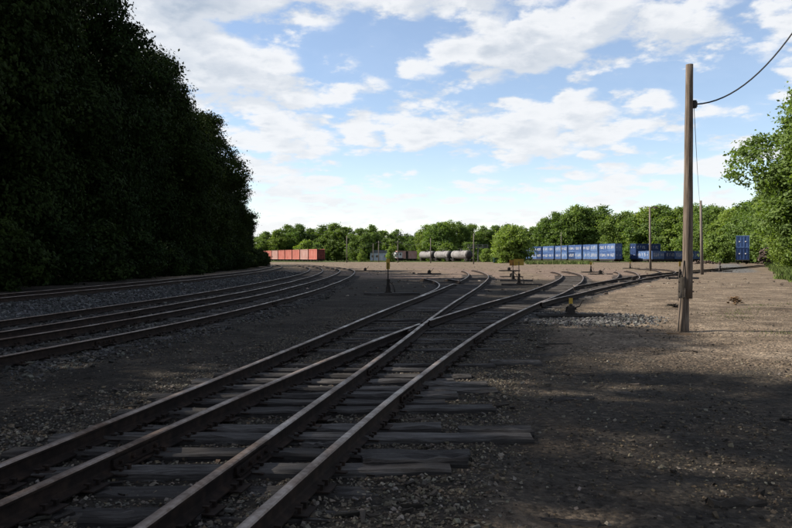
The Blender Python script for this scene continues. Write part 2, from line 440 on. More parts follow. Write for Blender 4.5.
def spline(pts):
    y = np.array([p[0] for p in pts], float); x = np.array([p[1] for p in pts], float); n = len(y)
    h = np.diff(y); A = np.zeros((n, n)); b = np.zeros(n); A[0, 0] = A[-1, -1] = 1
    for i in range(1, n - 1):
        A[i, i - 1], A[i, i], A[i, i + 1] = h[i - 1], 2 * (h[i - 1] + h[i]), h[i]
        b[i] = 6 * ((x[i + 1] - x[i]) / h[i] - (x[i] - x[i - 1]) / h[i - 1])
    m = np.linalg.solve(A, b)
    def f(t):
        t = np.asarray(t, float); i = np.clip(np.searchsorted(y, t) - 1, 0, n - 2)
        a, c = (y[i + 1] - t), (t - y[i]); hh = h[i]
        return m[i] * a ** 3 / (6 * hh) + m[i + 1] * c ** 3 / (6 * hh) + (x[i] / hh - m[i] * hh / 6) * a + (x[i + 1] / hh - m[i + 1] * hh / 6) * c
    return f
SP = {k: spline(v) for k, v in TR.items()}
RNG = {k: (v[0][0], v[-1][0]) for k, v in TR.items()}
def track_dist(x, y, keys):
    d = np.full(np.shape(x), 99.0)
    for k in keys:
        a, b = RNG[k]
        c_ = SP[k](np.clip(y, a, b))
        e = np.abs(x - c_) + np.maximum(0, y - b) + np.maximum(0, a - y)
        d = np.minimum(d, e)
    return d
def berm(x, y):
    return .17 * (1 - sstep(track_dist(x, y, ['L0']), 1.3, 3.2))
def gz(x, y):
    x = np.asarray(x, float); y = np.asarray(y, float)
    td = track_dist(x, y, list(TR))
    free = sstep(td, 1.0, 2.4)
    z = berm(x, y) + free * ((fbm(x, y, .35, 4, 3) - .5) * .16 + (fbm(x, y, 2.2, 3, 8) - .5) * .05) + (1 - free) * (fbm(x, y, 2.6, 3, 8) - .5) * .035
    z = z - (1 - free) * .012
    far = sstep(y, 60, 200)
    z = z * (1 - .75 * far)
    return z + far * ((fbm(x, y, .05, 3, 21) - .5) * .10 - .05)
def gz1(x, y):
    return float(gz(np.array([x]), np.array([y]))[0])

# ------------------------------------------------------------------ ground sheet
def axis(core0, core1, step, lo, hi, grow):
    a = list(np.arange(core0, core1, step)); s = step
    while a[-1] < hi:
        s *= grow; a.append(a[-1] + s)
    s = step
    while a[0] > lo:
        s *= grow; a.insert(0, a[0] - s)
    return np.array(a)
gx = axis(-8, 8, .09, -4000, 4000, 1.085)
gy = axis(2.4, 20, .085, -400, 6000, 1.04)
XX, YY = np.meshgrid(gx, gy)
x, y = XX.ravel(), YY.ravel()
z = gz(x, y)
nx, ny = len(gx), len(gy)
ii = np.arange(nx * ny).reshape(ny, nx)
quads = np.stack([ii[:-1, :-1], ii[:-1, 1:], ii[1:, 1:], ii[1:, :-1]], -1).reshape(-1, 4)
td = track_dist(x, y, ['T1', 'T2', 'L1', 'L2', 'L0', 'T1b'])
cin = 1 - sstep(td, .9, 3.2)
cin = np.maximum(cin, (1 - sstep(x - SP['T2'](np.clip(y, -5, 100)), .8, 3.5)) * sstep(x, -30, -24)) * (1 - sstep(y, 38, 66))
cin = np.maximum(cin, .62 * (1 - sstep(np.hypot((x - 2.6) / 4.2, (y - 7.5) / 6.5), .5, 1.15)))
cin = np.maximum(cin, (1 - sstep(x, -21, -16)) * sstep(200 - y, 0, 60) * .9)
td2 = track_dist(x, y, ['T2b', 'T2', 'T2c', 'T1', 'T1b'])
red = (1 - sstep(td2, 1.0, 3.4)) * .45 + .42 * sstep(y, 42, 60) * (1 - sstep(y, 130, 190)) * (1 - sstep(x - .28 * y, 0, 9)) * sstep(x, -22, -8)
grass = np.maximum(sstep(x - (.505 * y + 3.6), -3.0, 3.0) * sstep(y, 20, 40), sstep(y, 255, 285))
grass = np.maximum(grass, .9 * sstep(y, 168, 182) * (1 - sstep(x - (.26 * y + 4), -6, 2)) * sstep(x - .175 * y, 0, 6))
grass = np.maximum(grass, .8 * sstep(y, 262, 275) * sstep(x + .085 * y, 0, 8) * (1 - sstep(x - .02 * y, 0, 6)))
gravz = .5 * (1 - sstep(np.abs(x - (SP['L0'](np.clip(y, 0, 130)) + 3.0)), 1.0, 2.2)) * (1 - sstep(y, 70, 110))
gravz = np.maximum(gravz, .45 * (1 - sstep(np.hypot((x - 4.6) / 2.2, (y - 18.6) / 2.4), .4, 1.1)))
gravz = np.maximum(gravz, .9 * (1 - sstep(np.abs(x - (.455 * y + 1.4)), .6, 4.5)) * sstep(y, 60, 85) * (1 - sstep(y, 190, 230)))
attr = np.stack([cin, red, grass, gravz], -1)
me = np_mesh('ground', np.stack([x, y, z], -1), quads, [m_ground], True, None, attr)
tag(link('ground', me), kind='structure')

# ------------------------------------------------------------------ rails
PROF = [(-.062, 0), (-.062, .010), (-.014, .026), (-.0085, .040), (-.0085, .106), (-.034, .117), (-.035, .134), (-.027, .1435), (-.010, .146),
        (.010, .146), (.027, .1435), (.035, .134), (.033, .118), (.0085, .106), (.0085, .040), (.014, .026), (.062, .010), (.062, 0)]
TIE_TOP = .022
RAIL0 = TIE_TOP + .010
GAUGE = 1.435
def stations(a, b):
    ys = [a]
    while ys[-1] < b:
        ys.append(ys[-1] + (.4 if ys[-1] < 20 else .8 if ys[-1] < 60 else 2.0))
    ys[-1] = b
    return np.array(ys)
def base_z(key, yy):
    return .15 if key == 'L0' else 0.0
def rail_line(key, off, ys):
    f = SP[key]; xs = f(ys); dx = (f(ys + .05) - f(ys - .05)) / .1
    n = np.stack([np.ones_like(dx), -dx], -1) / np.sqrt(1 + dx ** 2)[:, None]
    p = np.stack([xs, ys], -1) + n * off
    zj = (fbm(ys + off * 40, ys * 0, .25, 2, 40 + len(key)) - .5) * .03          # old track is never quite level
    return p, n, zj
def rail_mesh(key, off, a, b, prof=PROF):
    ys = stations(a, b); p, n, zj = rail_line(key, off, ys)
    if key in SINK and b > 40:
        zj = zj - .26 * sstep(ys, b - SINK[key], b)
    k = len(prof); V = np.zeros((len(ys), k, 3))
    for j, (u, w) in enumerate(prof):
        V[:, j, :2] = p + n * u; V[:, j, 2] = RAIL0 + base_z(key, 0) + w + zj
    idx = np.arange(len(ys) * k).reshape(len(ys), k)
    F = []; MI = []
    for j in range(k):
        j2 = (j + 1) % k
        F.append(np.stack([idx[:-1, j], idx[1:, j], idx[1:, j2], idx[:-1, j2]], -1))
        MI += [1 if 6 <= j <= 10 else 0] * (len(ys) - 1)
    F = np.concatenate(F); V = V.reshape(-1, 3)
    mb = MB(); mb.v = [tuple(q) for q in V]; mb.f = [list(map(int, q)) for q in F]; mb.m = MI
    mb.f += [list(range(k)), list(reversed(range((len(ys) - 1) * k, len(ys) * k)))]; mb.m += [0, 0]
    return mb.mesh('rail', [m_rust, m_head])

def cross_y(k1, o1, k2, o2, a, b):
    ys = np.arange(a, b, .02)
    d = (SP[k1](ys) + o1) - (SP[k2](ys) + o2)
    i = np.where(np.sign(d[:-1]) != np.sign(d[1:]))[0]
    return float(ys[i[0]]) if len(i) else None

G2 = GAUGE / 2 + .035
SINK = {'T1': 5, 'T1b': 3, 'T2': 5, 'T2c': 5, 'T2d': 6}
tracks = {}
def track(key, label, segs, grp='rusty tracks of the rail yard'):
    o = empty('railway_track', (0, 0, 0)); tag(o, label, 'track', grp); tracks[key] = o
    for off, a, b in segs:
        link('rail', rail_mesh(key, off, a, b), o)
    return o
fy = cross_y('T1', G2, 'T2', -G2, 8, 22)            # the frog where the two nearest tracks part
fy2 = cross_y('T2', G2, 'T2b', -G2, 22, 45) or 30
fy3 = cross_y('T1', -G2, 'T1b', G2, 24, 48) or 34
track('T1', 'rusty railway track from the lower left corner passing left of the yellow square targets', [(-G2, -5, fy3 - .25), (-G2, fy3 + .2, 82), (G2, -5, 86)])
track('T2', 'nearest railway track, running from the bottom edge towards the long blue train', [(-G2, -5, fy - .45), (-G2, fy + .30, 77), (G2, -5, fy2 - .3), (G2, fy2 + .25, 80)])
track('T2b', 'railway track branching right past the leaning wooden pole to the lone blue car', [(-G2, fy2 + .2, 160), (G2, 22.5, 160)])
track('T1b', 'short railway track hooking left behind the tall narrow switch stand', [(-G2, 24.5, 51), (G2, fy3 + .2, 50)])
track('T2c', 'far short railway track branching off beside the low switch stand in the sunlit dirt', [(-G2, 43, 78), (G2, 47, 82)])
track('T2d', 'farthest short railway track curving left in front of the slim lamp pole', [(-G2, 60, 97), (G2, 64, 100)])
track('L2', 'right hand one of the two close railway tracks curving left in deep shade', [(-G2, -4, 150), (G2, -4, 150)])
track('L1', 'left hand one of the two close railway tracks curving left in deep shade', [(-G2, -4, 140), (G2, -4, 140)])
track('L0', 'railway track on a low stone bank right along the dark trees', [(-G2, 0, 130), (G2, 0, 130)])

# ------------------------------------------------------------------ ties (sleepers)
def tie_mesh(Lg, w, h, seg, wear):
    mb = MB(); rows = []
    sag = random.uniform(-.006, .006)
    for i in range(seg + 1):
        t = i / seg; xx = (t - .5) * Lg
        endw = wear * (1.6 if i in (0, seg) else 1)
        hw, hh = w / 2 + random.uniform(-endw, endw) * .7, random.uniform(-endw, endw) * .55 + sag * math.sin(t * math.pi)
        ch = .014 + abs(random.gauss(0, .008)) * (1 + 6 * wear)
        ex = random.uniform(-.03, .03) if i in (0, seg) else 0
        gr = -abs(random.gauss(0, .012)) * (1 if wear > .004 else .3)
        pr = [(-hw, -h), (hw, -h), (hw + random.uniform(-1, 1) * wear, hh - ch), (hw - ch, hh), (hw * .15, hh + gr), (-hw + ch, hh + random.uniform(-1, 1) * wear), (-hw, hh - ch)]
        rows.append([(xx + ex + random.uniform(-.012, .012), a_, b_) for a_, b_ in pr])
    vs = [p for r_ in rows for p in r_]; k = 7; fs = []
    for i in range(seg):
        for j in range(k):
            j2 = (j + 1) % k
            fs.append((i * k + j, (i + 1) * k + j, (i + 1) * k + j2, i * k + j2))
    fs += [list(range(k)), list(reversed(range(seg * k, (seg + 1) * k)))]
    mb.add(vs, fs)
    return mb.mesh('tie', m_tie)
TIES = [tie_mesh(2.55, .225, .16, 5, .006) for _ in range(5)]
# tie plate with four spikes
mb = MB(); mb.box((0, 0, .005), (.30, .185, .010))
for sx, sy in ((-.088, .05), (.088, -.05), (-.088, -.05), (.088, .05)):
    mb.box((sx, sy, .022), (.022, .022, .034)); mb.box((sx - math.copysign(.008, sx), sy, .042), (.04, .028, .012))
PLATE = mb.mesh('tie_plate', m_rust)

def add_tie(key, yc, me_, xc, rot, zt=0.0, plates=()):
    o = link('tie', me_, tracks[key])
    o.location = (xc, yc, TIE_TOP + base_z(key, 0) + zt); o.rotation_euler = (random.uniform(-.02, .02), random.uniform(-.008, .008), rot)
    for pk, off in plates:
        f = SP[pk]; cx = float(f(yc)); dx = float(f(yc + .05) - f(yc - .05)) / .1
        px_ = cx + off * math.sqrt(1 + dx * dx)
        u = (px_ - xc)
        p = link('tie_plate', PLATE, o)
        p.location = (u / math.cos(rot), -0.0, -zt + .001)
        p.rotation_euler = (0, 0, -math.atan(dx) - rot)
    return o
# turnout timbers carry both near tracks from the camera to beyond the frog
spots = [(1.2, None), (1.75, None), (2.3, None), (2.85, None), (3.4, .1), (3.95, .24), (4.38, .13), (4.8, -.1), (5.18, .42), (5.62, .56), (6.12, 1.14), (6.5, .42), (6.85, .3), (7.22, 1.0), (7.62, .5), (7.98, .66), (8.42, 1.18), (8.9, .75), (9.35, 1.0), (9.85, .8)]
yy_ = 10.35
while yy_ < 19.5:
    spots.append((yy_, None)); yy_ += random.uniform(.50, .62)
for yy_, xend in spots:
    xa = float(SP['T1'](yy_)) - 1.27 + random.uniform(-.12, .10)
    xb = float(SP['T2'](yy_)) + random.choice([1.22, 1.28, 1.34, 1.45, 1.6]) + random.uniform(-.05, .05) if xend is None else xend
    rot = R(random.gauss(-.5, 1.6)); zt = random.choice([-.055, -.045, -.035, -.02, 0.0, .005]) + random.uniform(-.006, .006) if (xend is None or xend < .4) else random.uniform(.018, .032)
    pl = [('T1', -G2), ('T1', G2), ('T2', -G2), ('T2', G2)] if yy_ < 15.5 else ()
    if yy_ > 13.0:
        pl = [('T1', -G2), ('T2', G2)] if pl else ()
    add_tie('T1', yy_, tie_mesh(xb - xa, random.uniform(.18, .225), .17, 18, .012), (xa + xb) / 2, rot, zt, pl)
# loose second timbers lying on the stone beside some of them
for (xc, yc, ln, zt, rt) in ((.12, 5.40, .80, .050, 3), (.86, 6.32, .62, .04, 1), (.72, 8.62, .8, .045, 0), (1.75, 10.6, .7, .03, 1)):
    add_tie('T2', yc, tie_mesh(ln, .19, .16, 8, .009), xc, R(rt), zt)
def run_ties(key, a, b, step=.56, skip=.06, plate_to=0):
    t = a
    while t < b:
        if random.random() > skip:
            f = SP[key]; dx = float(f(t + .05) - f(t - .05)) / .1
            pl = [(key, -G2), (key, G2)] if t < plate_to else ()
            add_tie(key, t, random.choice(TIES), float(f(t)) + random.uniform(-.1, .1), -math.atan(dx) + R(random.gauss(0, 2.0)), random.uniform(-.035, .006), pl)
        t += random.uniform(step * .9, step * 1.12)
run_ties('T1', 19.6, 66); run_ties('T2', 19.6, 62); run_ties('T1b', 30, 46); run_ties('T2b', 27, 74); run_ties('T2c', 50, 64)
run_ties('L2', 5, 62, plate_to=18); run_ties('L1', 9, 62); run_ties('L0', 14, 70)

# joint bars and the frog casting
def joint_bar(key, off, yj, side):
    f = SP[key]; p, n, zj = rail_line(key, off, np.array([yj])); dx = float(f(yj + .05) - f(yj - .05)) / .1
    mb = MB(); mb.box((side * .021, 0, .062), (.022, .62, .062)); mb.box((side * .034, 0, .036), (.03, .62, .016))
    for q in (-.23, -.08, .08, .23):
        mb.tube([(side * .03, q, .066), (side * .058, q, .066)], .017, 6)
    o = mb.build('joint_bar', m_rust, tracks[key])
    o.location = (p[0, 0], p[0, 1], RAIL0 + base_z(key, 0) + zj[0]); o.rotation_euler = (0, 0, -math.atan(dx))
for key, off, yj in (('T2', -G2, 5.25), ('T1', G2, 5.35), ('T2', G2, 7.9), ('T2', G2, 13.2), ('T1', -G2, 11.5), ('T1', G2, 9.6), ('L2', G2, 12.8), ('L2', G2, 23), ('L1', G2, 19)):
    joint_bar(key, off, yj, 1); joint_bar(key, off, yj, -1)
ys_ = np.linspace(fy - 1.6, fy + 1.5, 14)
for key, off, s_ in (('T1', G2, -1), ('T2', -G2, 1)):
    for part_ in (-1, 1):
        yseg = ys_[ys_ < fy - .12] if part_ < 0 else ys_[ys_ > fy + .1]
        if s_ > 0 and part_ > 0: continue
        p, n, zj = rail_line(key, off, yseg)
        fl = np.linspace(.10, .075, len(yseg)) if part_ < 0 else np.linspace(.075, .12, len(yseg))
        pts = [(p[i, 0] + n[i, 0] * s_ * fl[i], p[i, 1] + n[i, 1] * s_ * fl[i], RAIL0 + .07) for i in range(len(yseg))]
        mb = MB(); vs = []
        for i in range(len(yseg)):
            for du, dz_ in ((-.025, -.067), (.025, -.067), (.025, .067), (-.025, .067)):
                vs.append((pts[i][0] + n[i, 0] * du, pts[i][1] + n[i, 1] * du, pts[i][2] + dz_))
        fs = [(i * 4 + k, (i + 1) * 4 + k, (i + 1) * 4 + (k + 1) % 4, i * 4 + (k + 1) % 4) for i in range(len(yseg) - 1) for k in range(4)]
        m_e = (len(yseg) - 1) * 4
        fs += [(0, 1, 2, 3), (m_e + 3, m_e + 2, m_e + 1, m_e)]
        mb.add(vs, fs); mb.build('wing_rail', m_rust, tracks['T1'])

# ------------------------------------------------------------------ loose crushed stone between and beside the rails
CUBE = np.array([[-1, -1, -1], [1, -1, -1], [1, 1, -1], [-1, 1, -1], [-1, -1, 1], [1, -1, 1], [1, 1, 1], [-1, 1, 1]], float) * .5
CF = np.array([[3, 2, 1, 0], [4, 5, 6, 7], [0, 1, 5, 4], [1, 2, 6, 5], [2, 3, 7, 6], [3, 0, 4, 7]])
def rot_mats(n):
    q = rng.normal(size=(n, 4)); q /= np.linalg.norm(q, axis=1)[:, None]; w, a, b, c_ = q.T
    return np.stack([np.stack([1 - 2 * (b * b + c_ * c_), 2 * (a * b - w * c_), 2 * (a * c_ + w * b)], -1), np.stack([2 * (a * b + w * c_), 1 - 2 * (a * a + c_ * c_), 2 * (b * c_ - w * a)], -1), np.stack([2 * (a * c_ - w * b), 2 * (b * c_ + w * a), 1 - 2 * (a * a + b * b)], -1)], 1)
def stones(name, px_, py_, size, tint, label, sink=.25):
    n = len(px_)
    sz = size[:, None] * rng.uniform(.55, 1.15, (n, 3))
    loc = CUBE[None] * rng.uniform(.62, 1.12, (n, 8, 1)) + rng.normal(0, .09, (n, 8, 3))
    V = np.einsum('nij,nkj->nki', rot_mats(n), loc * sz[:, None, :])
    V[:, :, 2] *= .8
    V[:, :, 0] += px_[:, None]; V[:, :, 1] += py_[:, None]; V[:, :, 2] += (gz(px_, py_) + size * (.5 - sink) * .6)[:, None]
    F = (CF[None] + (np.arange(n) * 8)[:, None, None]).reshape(-1, 4)
    me_ = np_mesh(name, V.reshape(-1, 3), F, [m_stone], False, None, np.repeat(tint, 8, axis=0))
    return tag(link(name, me_), label, 'gravel', kind='stuff')
def palette(n, cols, wts, var=.25):
    c_ = np.array(cols)[rng.choice(len(cols), n, p=np.array(wts) / sum(wts))]
    return .42 * c_ * np.array([1.03, 1.0, .95]) * rng.uniform(1 - var, 1 + var, (n, 1)) * rng.uniform(.95, 1.05, (n, 3))
def pick(n, x0, x1, y0, y1, fn):
    # more of them near the camera, density falls with distance
    yv = y0 * (y1 / y0) ** rng.random(n); xv = rng.uniform(x0, x1, n)
    keep = rng.random(n) < fn(xv, yv)
    return xv[keep], yv[keep]
near_keys = ['T1', 'T2']
def bed(xv, yv):
    t_ = track_dist(xv, yv, near_keys)
    cl = fbm(xv, yv, .9, 3, 31)
    return np.clip((1 - sstep(t_, 1.4, 2.3)) * (.62 + 1.3 * sstep(cl, .35, .62)), 0, 1) + .10 * sstep(fbm(xv, yv, .7, 3, 33), .4, .7)
xs_, ys2 = pick(150000, -7, 7, 2.2, 22, bed)
sz_ = np.clip(rng.lognormal(math.log(.017), .36, len(xs_)), .008, .040)
GREY = [(.23, .21, .18), (.15, .14, .125), (.27, .24, .195), (.20, .155, .11), (.34, .31, .27), (.075, .07, .066)]
warm = sstep(xs_ - SP['T2'](ys2), .6, 1.3)[:, None]
tc1 = palette(len(xs_), GREY, [4, 4, 3, 3, 1, 3]); tc2 = palette(len(xs_), [(.23, .195, .15), (.18, .15, .115), (.33, .30, .255), (.12, .105, .085)], [3, 3, 2, 3])
stones('track_gravel', xs_, ys2, sz_, tc1 * (1 - warm) + tc2 * warm, 'brown and grey crushed stone lying between the nearest rails')
def scat(xv, yv):
    t_ = track_dist(xv, yv, near_keys)
    return sstep(t_, 1.2, 2.5) * (.12 + .9 * sstep(fbm(xv, yv, .8, 4, 51), .45, .68))
xs_, ys2 = pick(100000, -7.5, 9, 2.4, 24, scat)
stones('dirt_pebbles', xs_, ys2, np.clip(rng.lognormal(math.log(.0115), .5, len(xs_)), .005, .05), palette(len(xs_), [(.17, .135, .095), (.075, .064, .052), (.25, .205, .15), (.04, .035, .03), (.36, .32, .26)], [4, 3, 2.5, 4, .8]), 'scattered pebbles and clods on the trodden yard dirt', .4)
def shoulder(xv, yv):
    e = xv - SP['L0'](np.clip(yv, 0, 130))
    return sstep(e, .9, 1.5) * (1 - sstep(e, 3.6, 4.6)) * (.45 + sstep(fbm(xv, yv, .8, 3, 61), .3, .6))
xs_, ys2 = pick(36000, -14, -7, 12, 75, shoulder)
stones('bank_ballast', xs_, ys2, np.clip(rng.lognormal(math.log(.065), .3, len(xs_)), .03, .14), palette(len(xs_), [(.14, .145, .155), (.095, .10, .108), (.22, .225, .235), (.06, .06, .064)], [4, 4, 2, 3]), 'blue grey ballast stones along the bank below the dark trees', .2)
def lbed(xv, yv):
    t_ = track_dist(xv, yv, ['L1', 'L2'])
    return (1 - sstep(t_, 1.2, 2.2)) * (.25 + .8 * sstep(fbm(xv, yv, .8, 3, 71), .35, .62))
xs_, ys2 = pick(30000, -10, -2.6, 7, 50, lbed)
stones('shaded_track_gravel', xs_, ys2, np.clip(rng.lognormal(math.log(.042), .35, len(xs_)), .02, .1), palette(len(xs_), [(.13, .13, .135), (.085, .083, .083), (.19, .18, .165), (.055, .052, .05)], [4, 4, 2, 3]), 'dark grey crushed stone between the shaded left hand tracks', .2)
def patch(xv, yv):
    return np.clip(1 - np.hypot((xv - 4.6) / 2.3, (yv - 18.4) / 2.6), 0, 1) * 1.1 + .0
xs_, ys2 = pick(16000, 2.6, 7.6, 15.5, 21.5, patch)
stones('pale_gravel_patch', xs_, ys2, np.clip(rng.lognormal(math.log(.04), .35, len(xs_)), .02, .1), palette(len(xs_), [(.20, .20, .205), (.13, .13, .135), (.29, .29, .29), (.08, .08, .08)], [4, 4, 2, 3]), 'patch of pale grey gravel round the low switch stand with the yellow flag', .2)

# clods, rusty scraps and old tie ends strewn over the open middle of the yard
def midf(xv, yv):
    return (.25 + sstep(fbm(xv, yv, .12, 4, 91), .42, .62)) * sstep(xv + .16 * yv, 0, 6) * (1 - sstep(xv - .44 * yv, 0, 6))
xs_, ys2 = pick(5200, -24, 70, 26, 190, midf)
stones('yard_clods', xs_, ys2, np.clip(rng.lognormal(math.log(.075), .5, len(xs_)), .03, .28), palette(len(xs_), [(.16, .125, .10), (.09, .075, .065), (.24, .18, .14), (.38, .33, .28)], [4, 4, 3, 3]), 'clods and rusty scraps strewn over the open sunlit yard', .55)
# splinters and chips of rotten wood
n = 900
def chips(xv, yv):
    return (1 - sstep(track_dist(xv, yv, near_keys), 1.3, 2.4)) * .7 + .03
xs_, ys2 = pick(2600, -5, 6, 2.6, 18, chips)
n = len(xs_); ln = np.clip(rng.lognormal(math.log(.06), .55, n), .02, .2); th = rng.uniform(.005, .02, n)
ang = rng.normal(0, .9, n); ca, sa = np.cos(ang), np.sin(ang)
loc = CUBE[None] * np.stack([ln, th * 1.6, th], -1)[:, None, :] + rng.normal(0, .004, (n, 8, 3))
V = np.stack([loc[:, :, 0] * ca[:, None] - loc[:, :, 1] * sa[:, None] + xs_[:, None], loc[:, :, 0] * sa[:, None] + loc[:, :, 1] * ca[:, None] + ys2[:, None], loc[:, :, 2] + loc[:, :, 0] * rng.normal(0, .12, n)[:, None] + (gz(xs_, ys2) + .018)[:, None]], -1)
F = (CF[None] + (np.arange(n) * 8)[:, None, None]).reshape(-1, 4)
me = np_mesh('wood_splinters', V.reshape(-1, 3), F, [m_stone], False, None, np.repeat(palette(n, [(.08, .07, .06), (.17, .155, .14), (.035, .03, .026)], [3, 2, 4]), 8, axis=0))
tag(link('wood_splinters', me), 'splinters of rotten tie wood strewn over the near tracks', 'splinters', kind='stuff')

# ------------------------------------------------------------------ larger loose debris
def plank(name, xc, yc, ln, w, h, rz, label, mat, tilt=0.0, zt=.0, cat='plank', grp='scraps of wood on the dirt'):
    me_ = tie_mesh(ln, w, h, 8, .009); me_.materials[0] = mat
    o = link(name, me_); o.location = (xc, yc, gz1(xc, yc) + h * .7 + zt); o.rotation_euler = (0, R(tilt), R(rz))
    return tag(o, label, cat, grp)
plank('splintered_board', 3.35, 9.55, .42, .075, .03, -62, 'weathered grey board scrap lying slanted in the middle of the right hand dirt', m_tie, 4)
plank('broken_timber', 2.15, 4.55, .30, .10, .05, 6, 'black rotten timber chunk on the dirt near the lower right corner', m_soil)
plank('flat_board', 2.3, 11.6, .8, .09, .03, 4, 'long thin dark board half buried right of the tie ends', m_tie)
plank('charred_stick', 2.9, 12.9, .5, .06, .03, -3, 'short black stick on the dirt below the shadow edge', m_soil)
plank('split_tie_slab', -.62, 5.9, .34, .09, .03, 38, 'split grey slab of wood lying slanted between the two middle rails', m_tie, 8, .03)
plank('frayed_board', -1.5, 4.25, .65, .13, .05, 5, 'frayed silvery board between the rails at lower left', m_tie, 0, .02)
plank('dark_stick', -5.2, 11.1, .55, .07, .04, 8, 'dark stick on the shaded cinders beside the left hand track', m_soil)
plank('rusty_plate', 5.72, 14.55, .42, .26, .02, -24, 'flat rust coloured sheet lying at the foot of the big wooden pole', m_dead, 3, 0, 'sheet', None)
plank('narrow_board', 1.95, 7.9, .55, .06, .03, 14, 'narrow dark slat among stones beside the nearest tie ends', m_tie)
plank('clod_timber', 1.05, 4.28, .34, .07, .03, -8, 'small pale slat lying at the bottom edge among dirt clods', m_tie)

# ------------------------------------------------------------------ switch stands
def stand_tall(loc, rz, label, target, tw=.5, th=.42, edge=False, htot=1.5):
    o = empty('switch_stand', loc, rz); tag(o, label, 'switch stand', 'switch stands beside the tracks')
    for q in (-.17, .17):
        MB().box((0.15, q, .035), (2.3, .20, .13), jit=.01).build('timber', m_tie, o)
    mb = MB(); mb.box((0, 0, .125), (.30, .36, .05)); mb.box((0, 0, .36), (.19, .18, .46), taper=.5); mb.box((.01, 0, .62), (.13, .12, .10))
    for q in (-1, 1):
        mb.box((q * .085, 0, .24), (.025, .26, .22), taper=.6)
    mb.build('column', m_iron, o)
    mb = MB(); mb.tube([(.05, -.12, .56), (.2, -.2, .42), (.26, -.22, .2)], .018, 6); mb.box((.26, -.22, .17), (.05, .05, .10)); mb.build('lever', m_iron, o)
    MB().tube([(0, 0, .62), (0, 0, htot - th * .4)], [.028, .02], 8).build('mast', m_iron, o)
    w = .02 if edge else tw
    mb = MB(); mb.box((0, 0, htot - th / 2), (w, .012 if not edge else tw, th)); mb.build('target', target, o)
    mb = MB(); mb.box((0, .0135, htot - th / 2), (.05, .014, th * .9)); mb.build('bracket', m_iron, o)
    return o
def stand_low(loc, rz, label, target=None, sc_=1.0, arm=True):
    o = empty('switch_stand', loc, rz); tag(o, label, 'switch stand', 'switch stands beside the tracks')
    for q in (-.23, .23):
        MB().box((0.0, q, .03), (2.0, .20, .13), jit=.012).build('timber', m_tie, o)
    mb = MB(); mb.box((0, 0, .12), (.30, .38, .04)); mb.box((0, 0, .21), (.24, .22, .18), taper=.8); mb.tube([(-.10, 0, .28), (.10, 0, .28)], .075, 10)
    mb.box((.0, 0, .36), (.09, .10, .06)); mb.box((.12, .0, .27), (.08, .09, .08)); mb.tube([(-.15, .0, .16), (-.12, 0, .32)], .022, 6)
    mb.build('housing', m_iron, o)
    if arm:
        mb = MB(); mb.tube([(.10, -.02, .27), (.18, -.03, .32), (.25, -.03, .335), (.29, -.03, .42), (.32, -.03, .50), (.38, -.03, .52)], [.022, .02, .018, .016, .018, .024], 7); mb.build('lever', m_iron, o)
    if target:
        mb = MB(); mb.tube([(0, 0, .36), (0, 0, .42)], .018, 6); mb.build('mast', m_iron, o)
        mb = MB(); mb.box((0, 0, .495), (.11, .012, .17)); mb.build('target', target, o)
    o.scale = (sc_,) * 3
    return o
def G(x, y):
    return (x, y, gz1(x, y))
stand_tall(G(-.33, 30), R(4), 'tall dark switch stand with narrow yellow blade in the shade left of the tracks', m_yellow, .15, .44, False, 1.52)
stand_tall(G(7.0, 41), R(-6), 'switch stand with the wide yellow square target, right one of the pair', m_yellow, .56, .36, False, 1.5)
stand_tall(G(7.85, 48.3), R(8), 'switch stand with the brownish orange target, left one of the pair', m_orange, .48, .38, False, 1.42)
stand_low(G(4.52, 18.6), R(-3), 'low black switch stand with yellow flag and raised lever on pale gravel', m_yellow, .86)
stand_low(G(15.2, 46), R(-4), 'low dark switch stand with long timbers in the sunlit dirt right of the tracks', None, 1.0)
stand_tall(G(20.9, 53), R(3), 'switch stand with small yellow target just left of the big wooden pole', m_yellow, .16, .36, False, 1.25)
stand_tall(G(36, 80), R(3), 'short dark switch stand beyond the thin second pole', m_iron, .14, .3, False, 1.05)
stand_tall(G(20.3, 75), R(0), 'small switch stand with a yellow tip in front of the grass strip', m_yellow, .2, .3, False, 1.1)
stand_low(G(19.3, 68), R(0), 'low black switch stand with lever far off in the reddish dirt', None, 1.1)
stand_tall(G(33.5, 103), R(0), 'tiny far switch stand with yellow tip before the blue flat cars', m_yellow, .18, .3, False, 1.0)
stand_low(G(3.2, 69), R(5), 'low dark switch stand left of the hooking middle track far off', None, 1.1)
stand_low(G(13.2, 84), R(-3), 'low dark switch stand behind the bend of the nearest track', None, 1.2)
stand_low(G(-3.5, 82), R(3), 'low dark switch stand right of the bends of the shaded tracks', None, 1.1)
stand_low(G(9.3, 58), R(2), 'low black switch machine at the far bend of the middle track', None, .9)

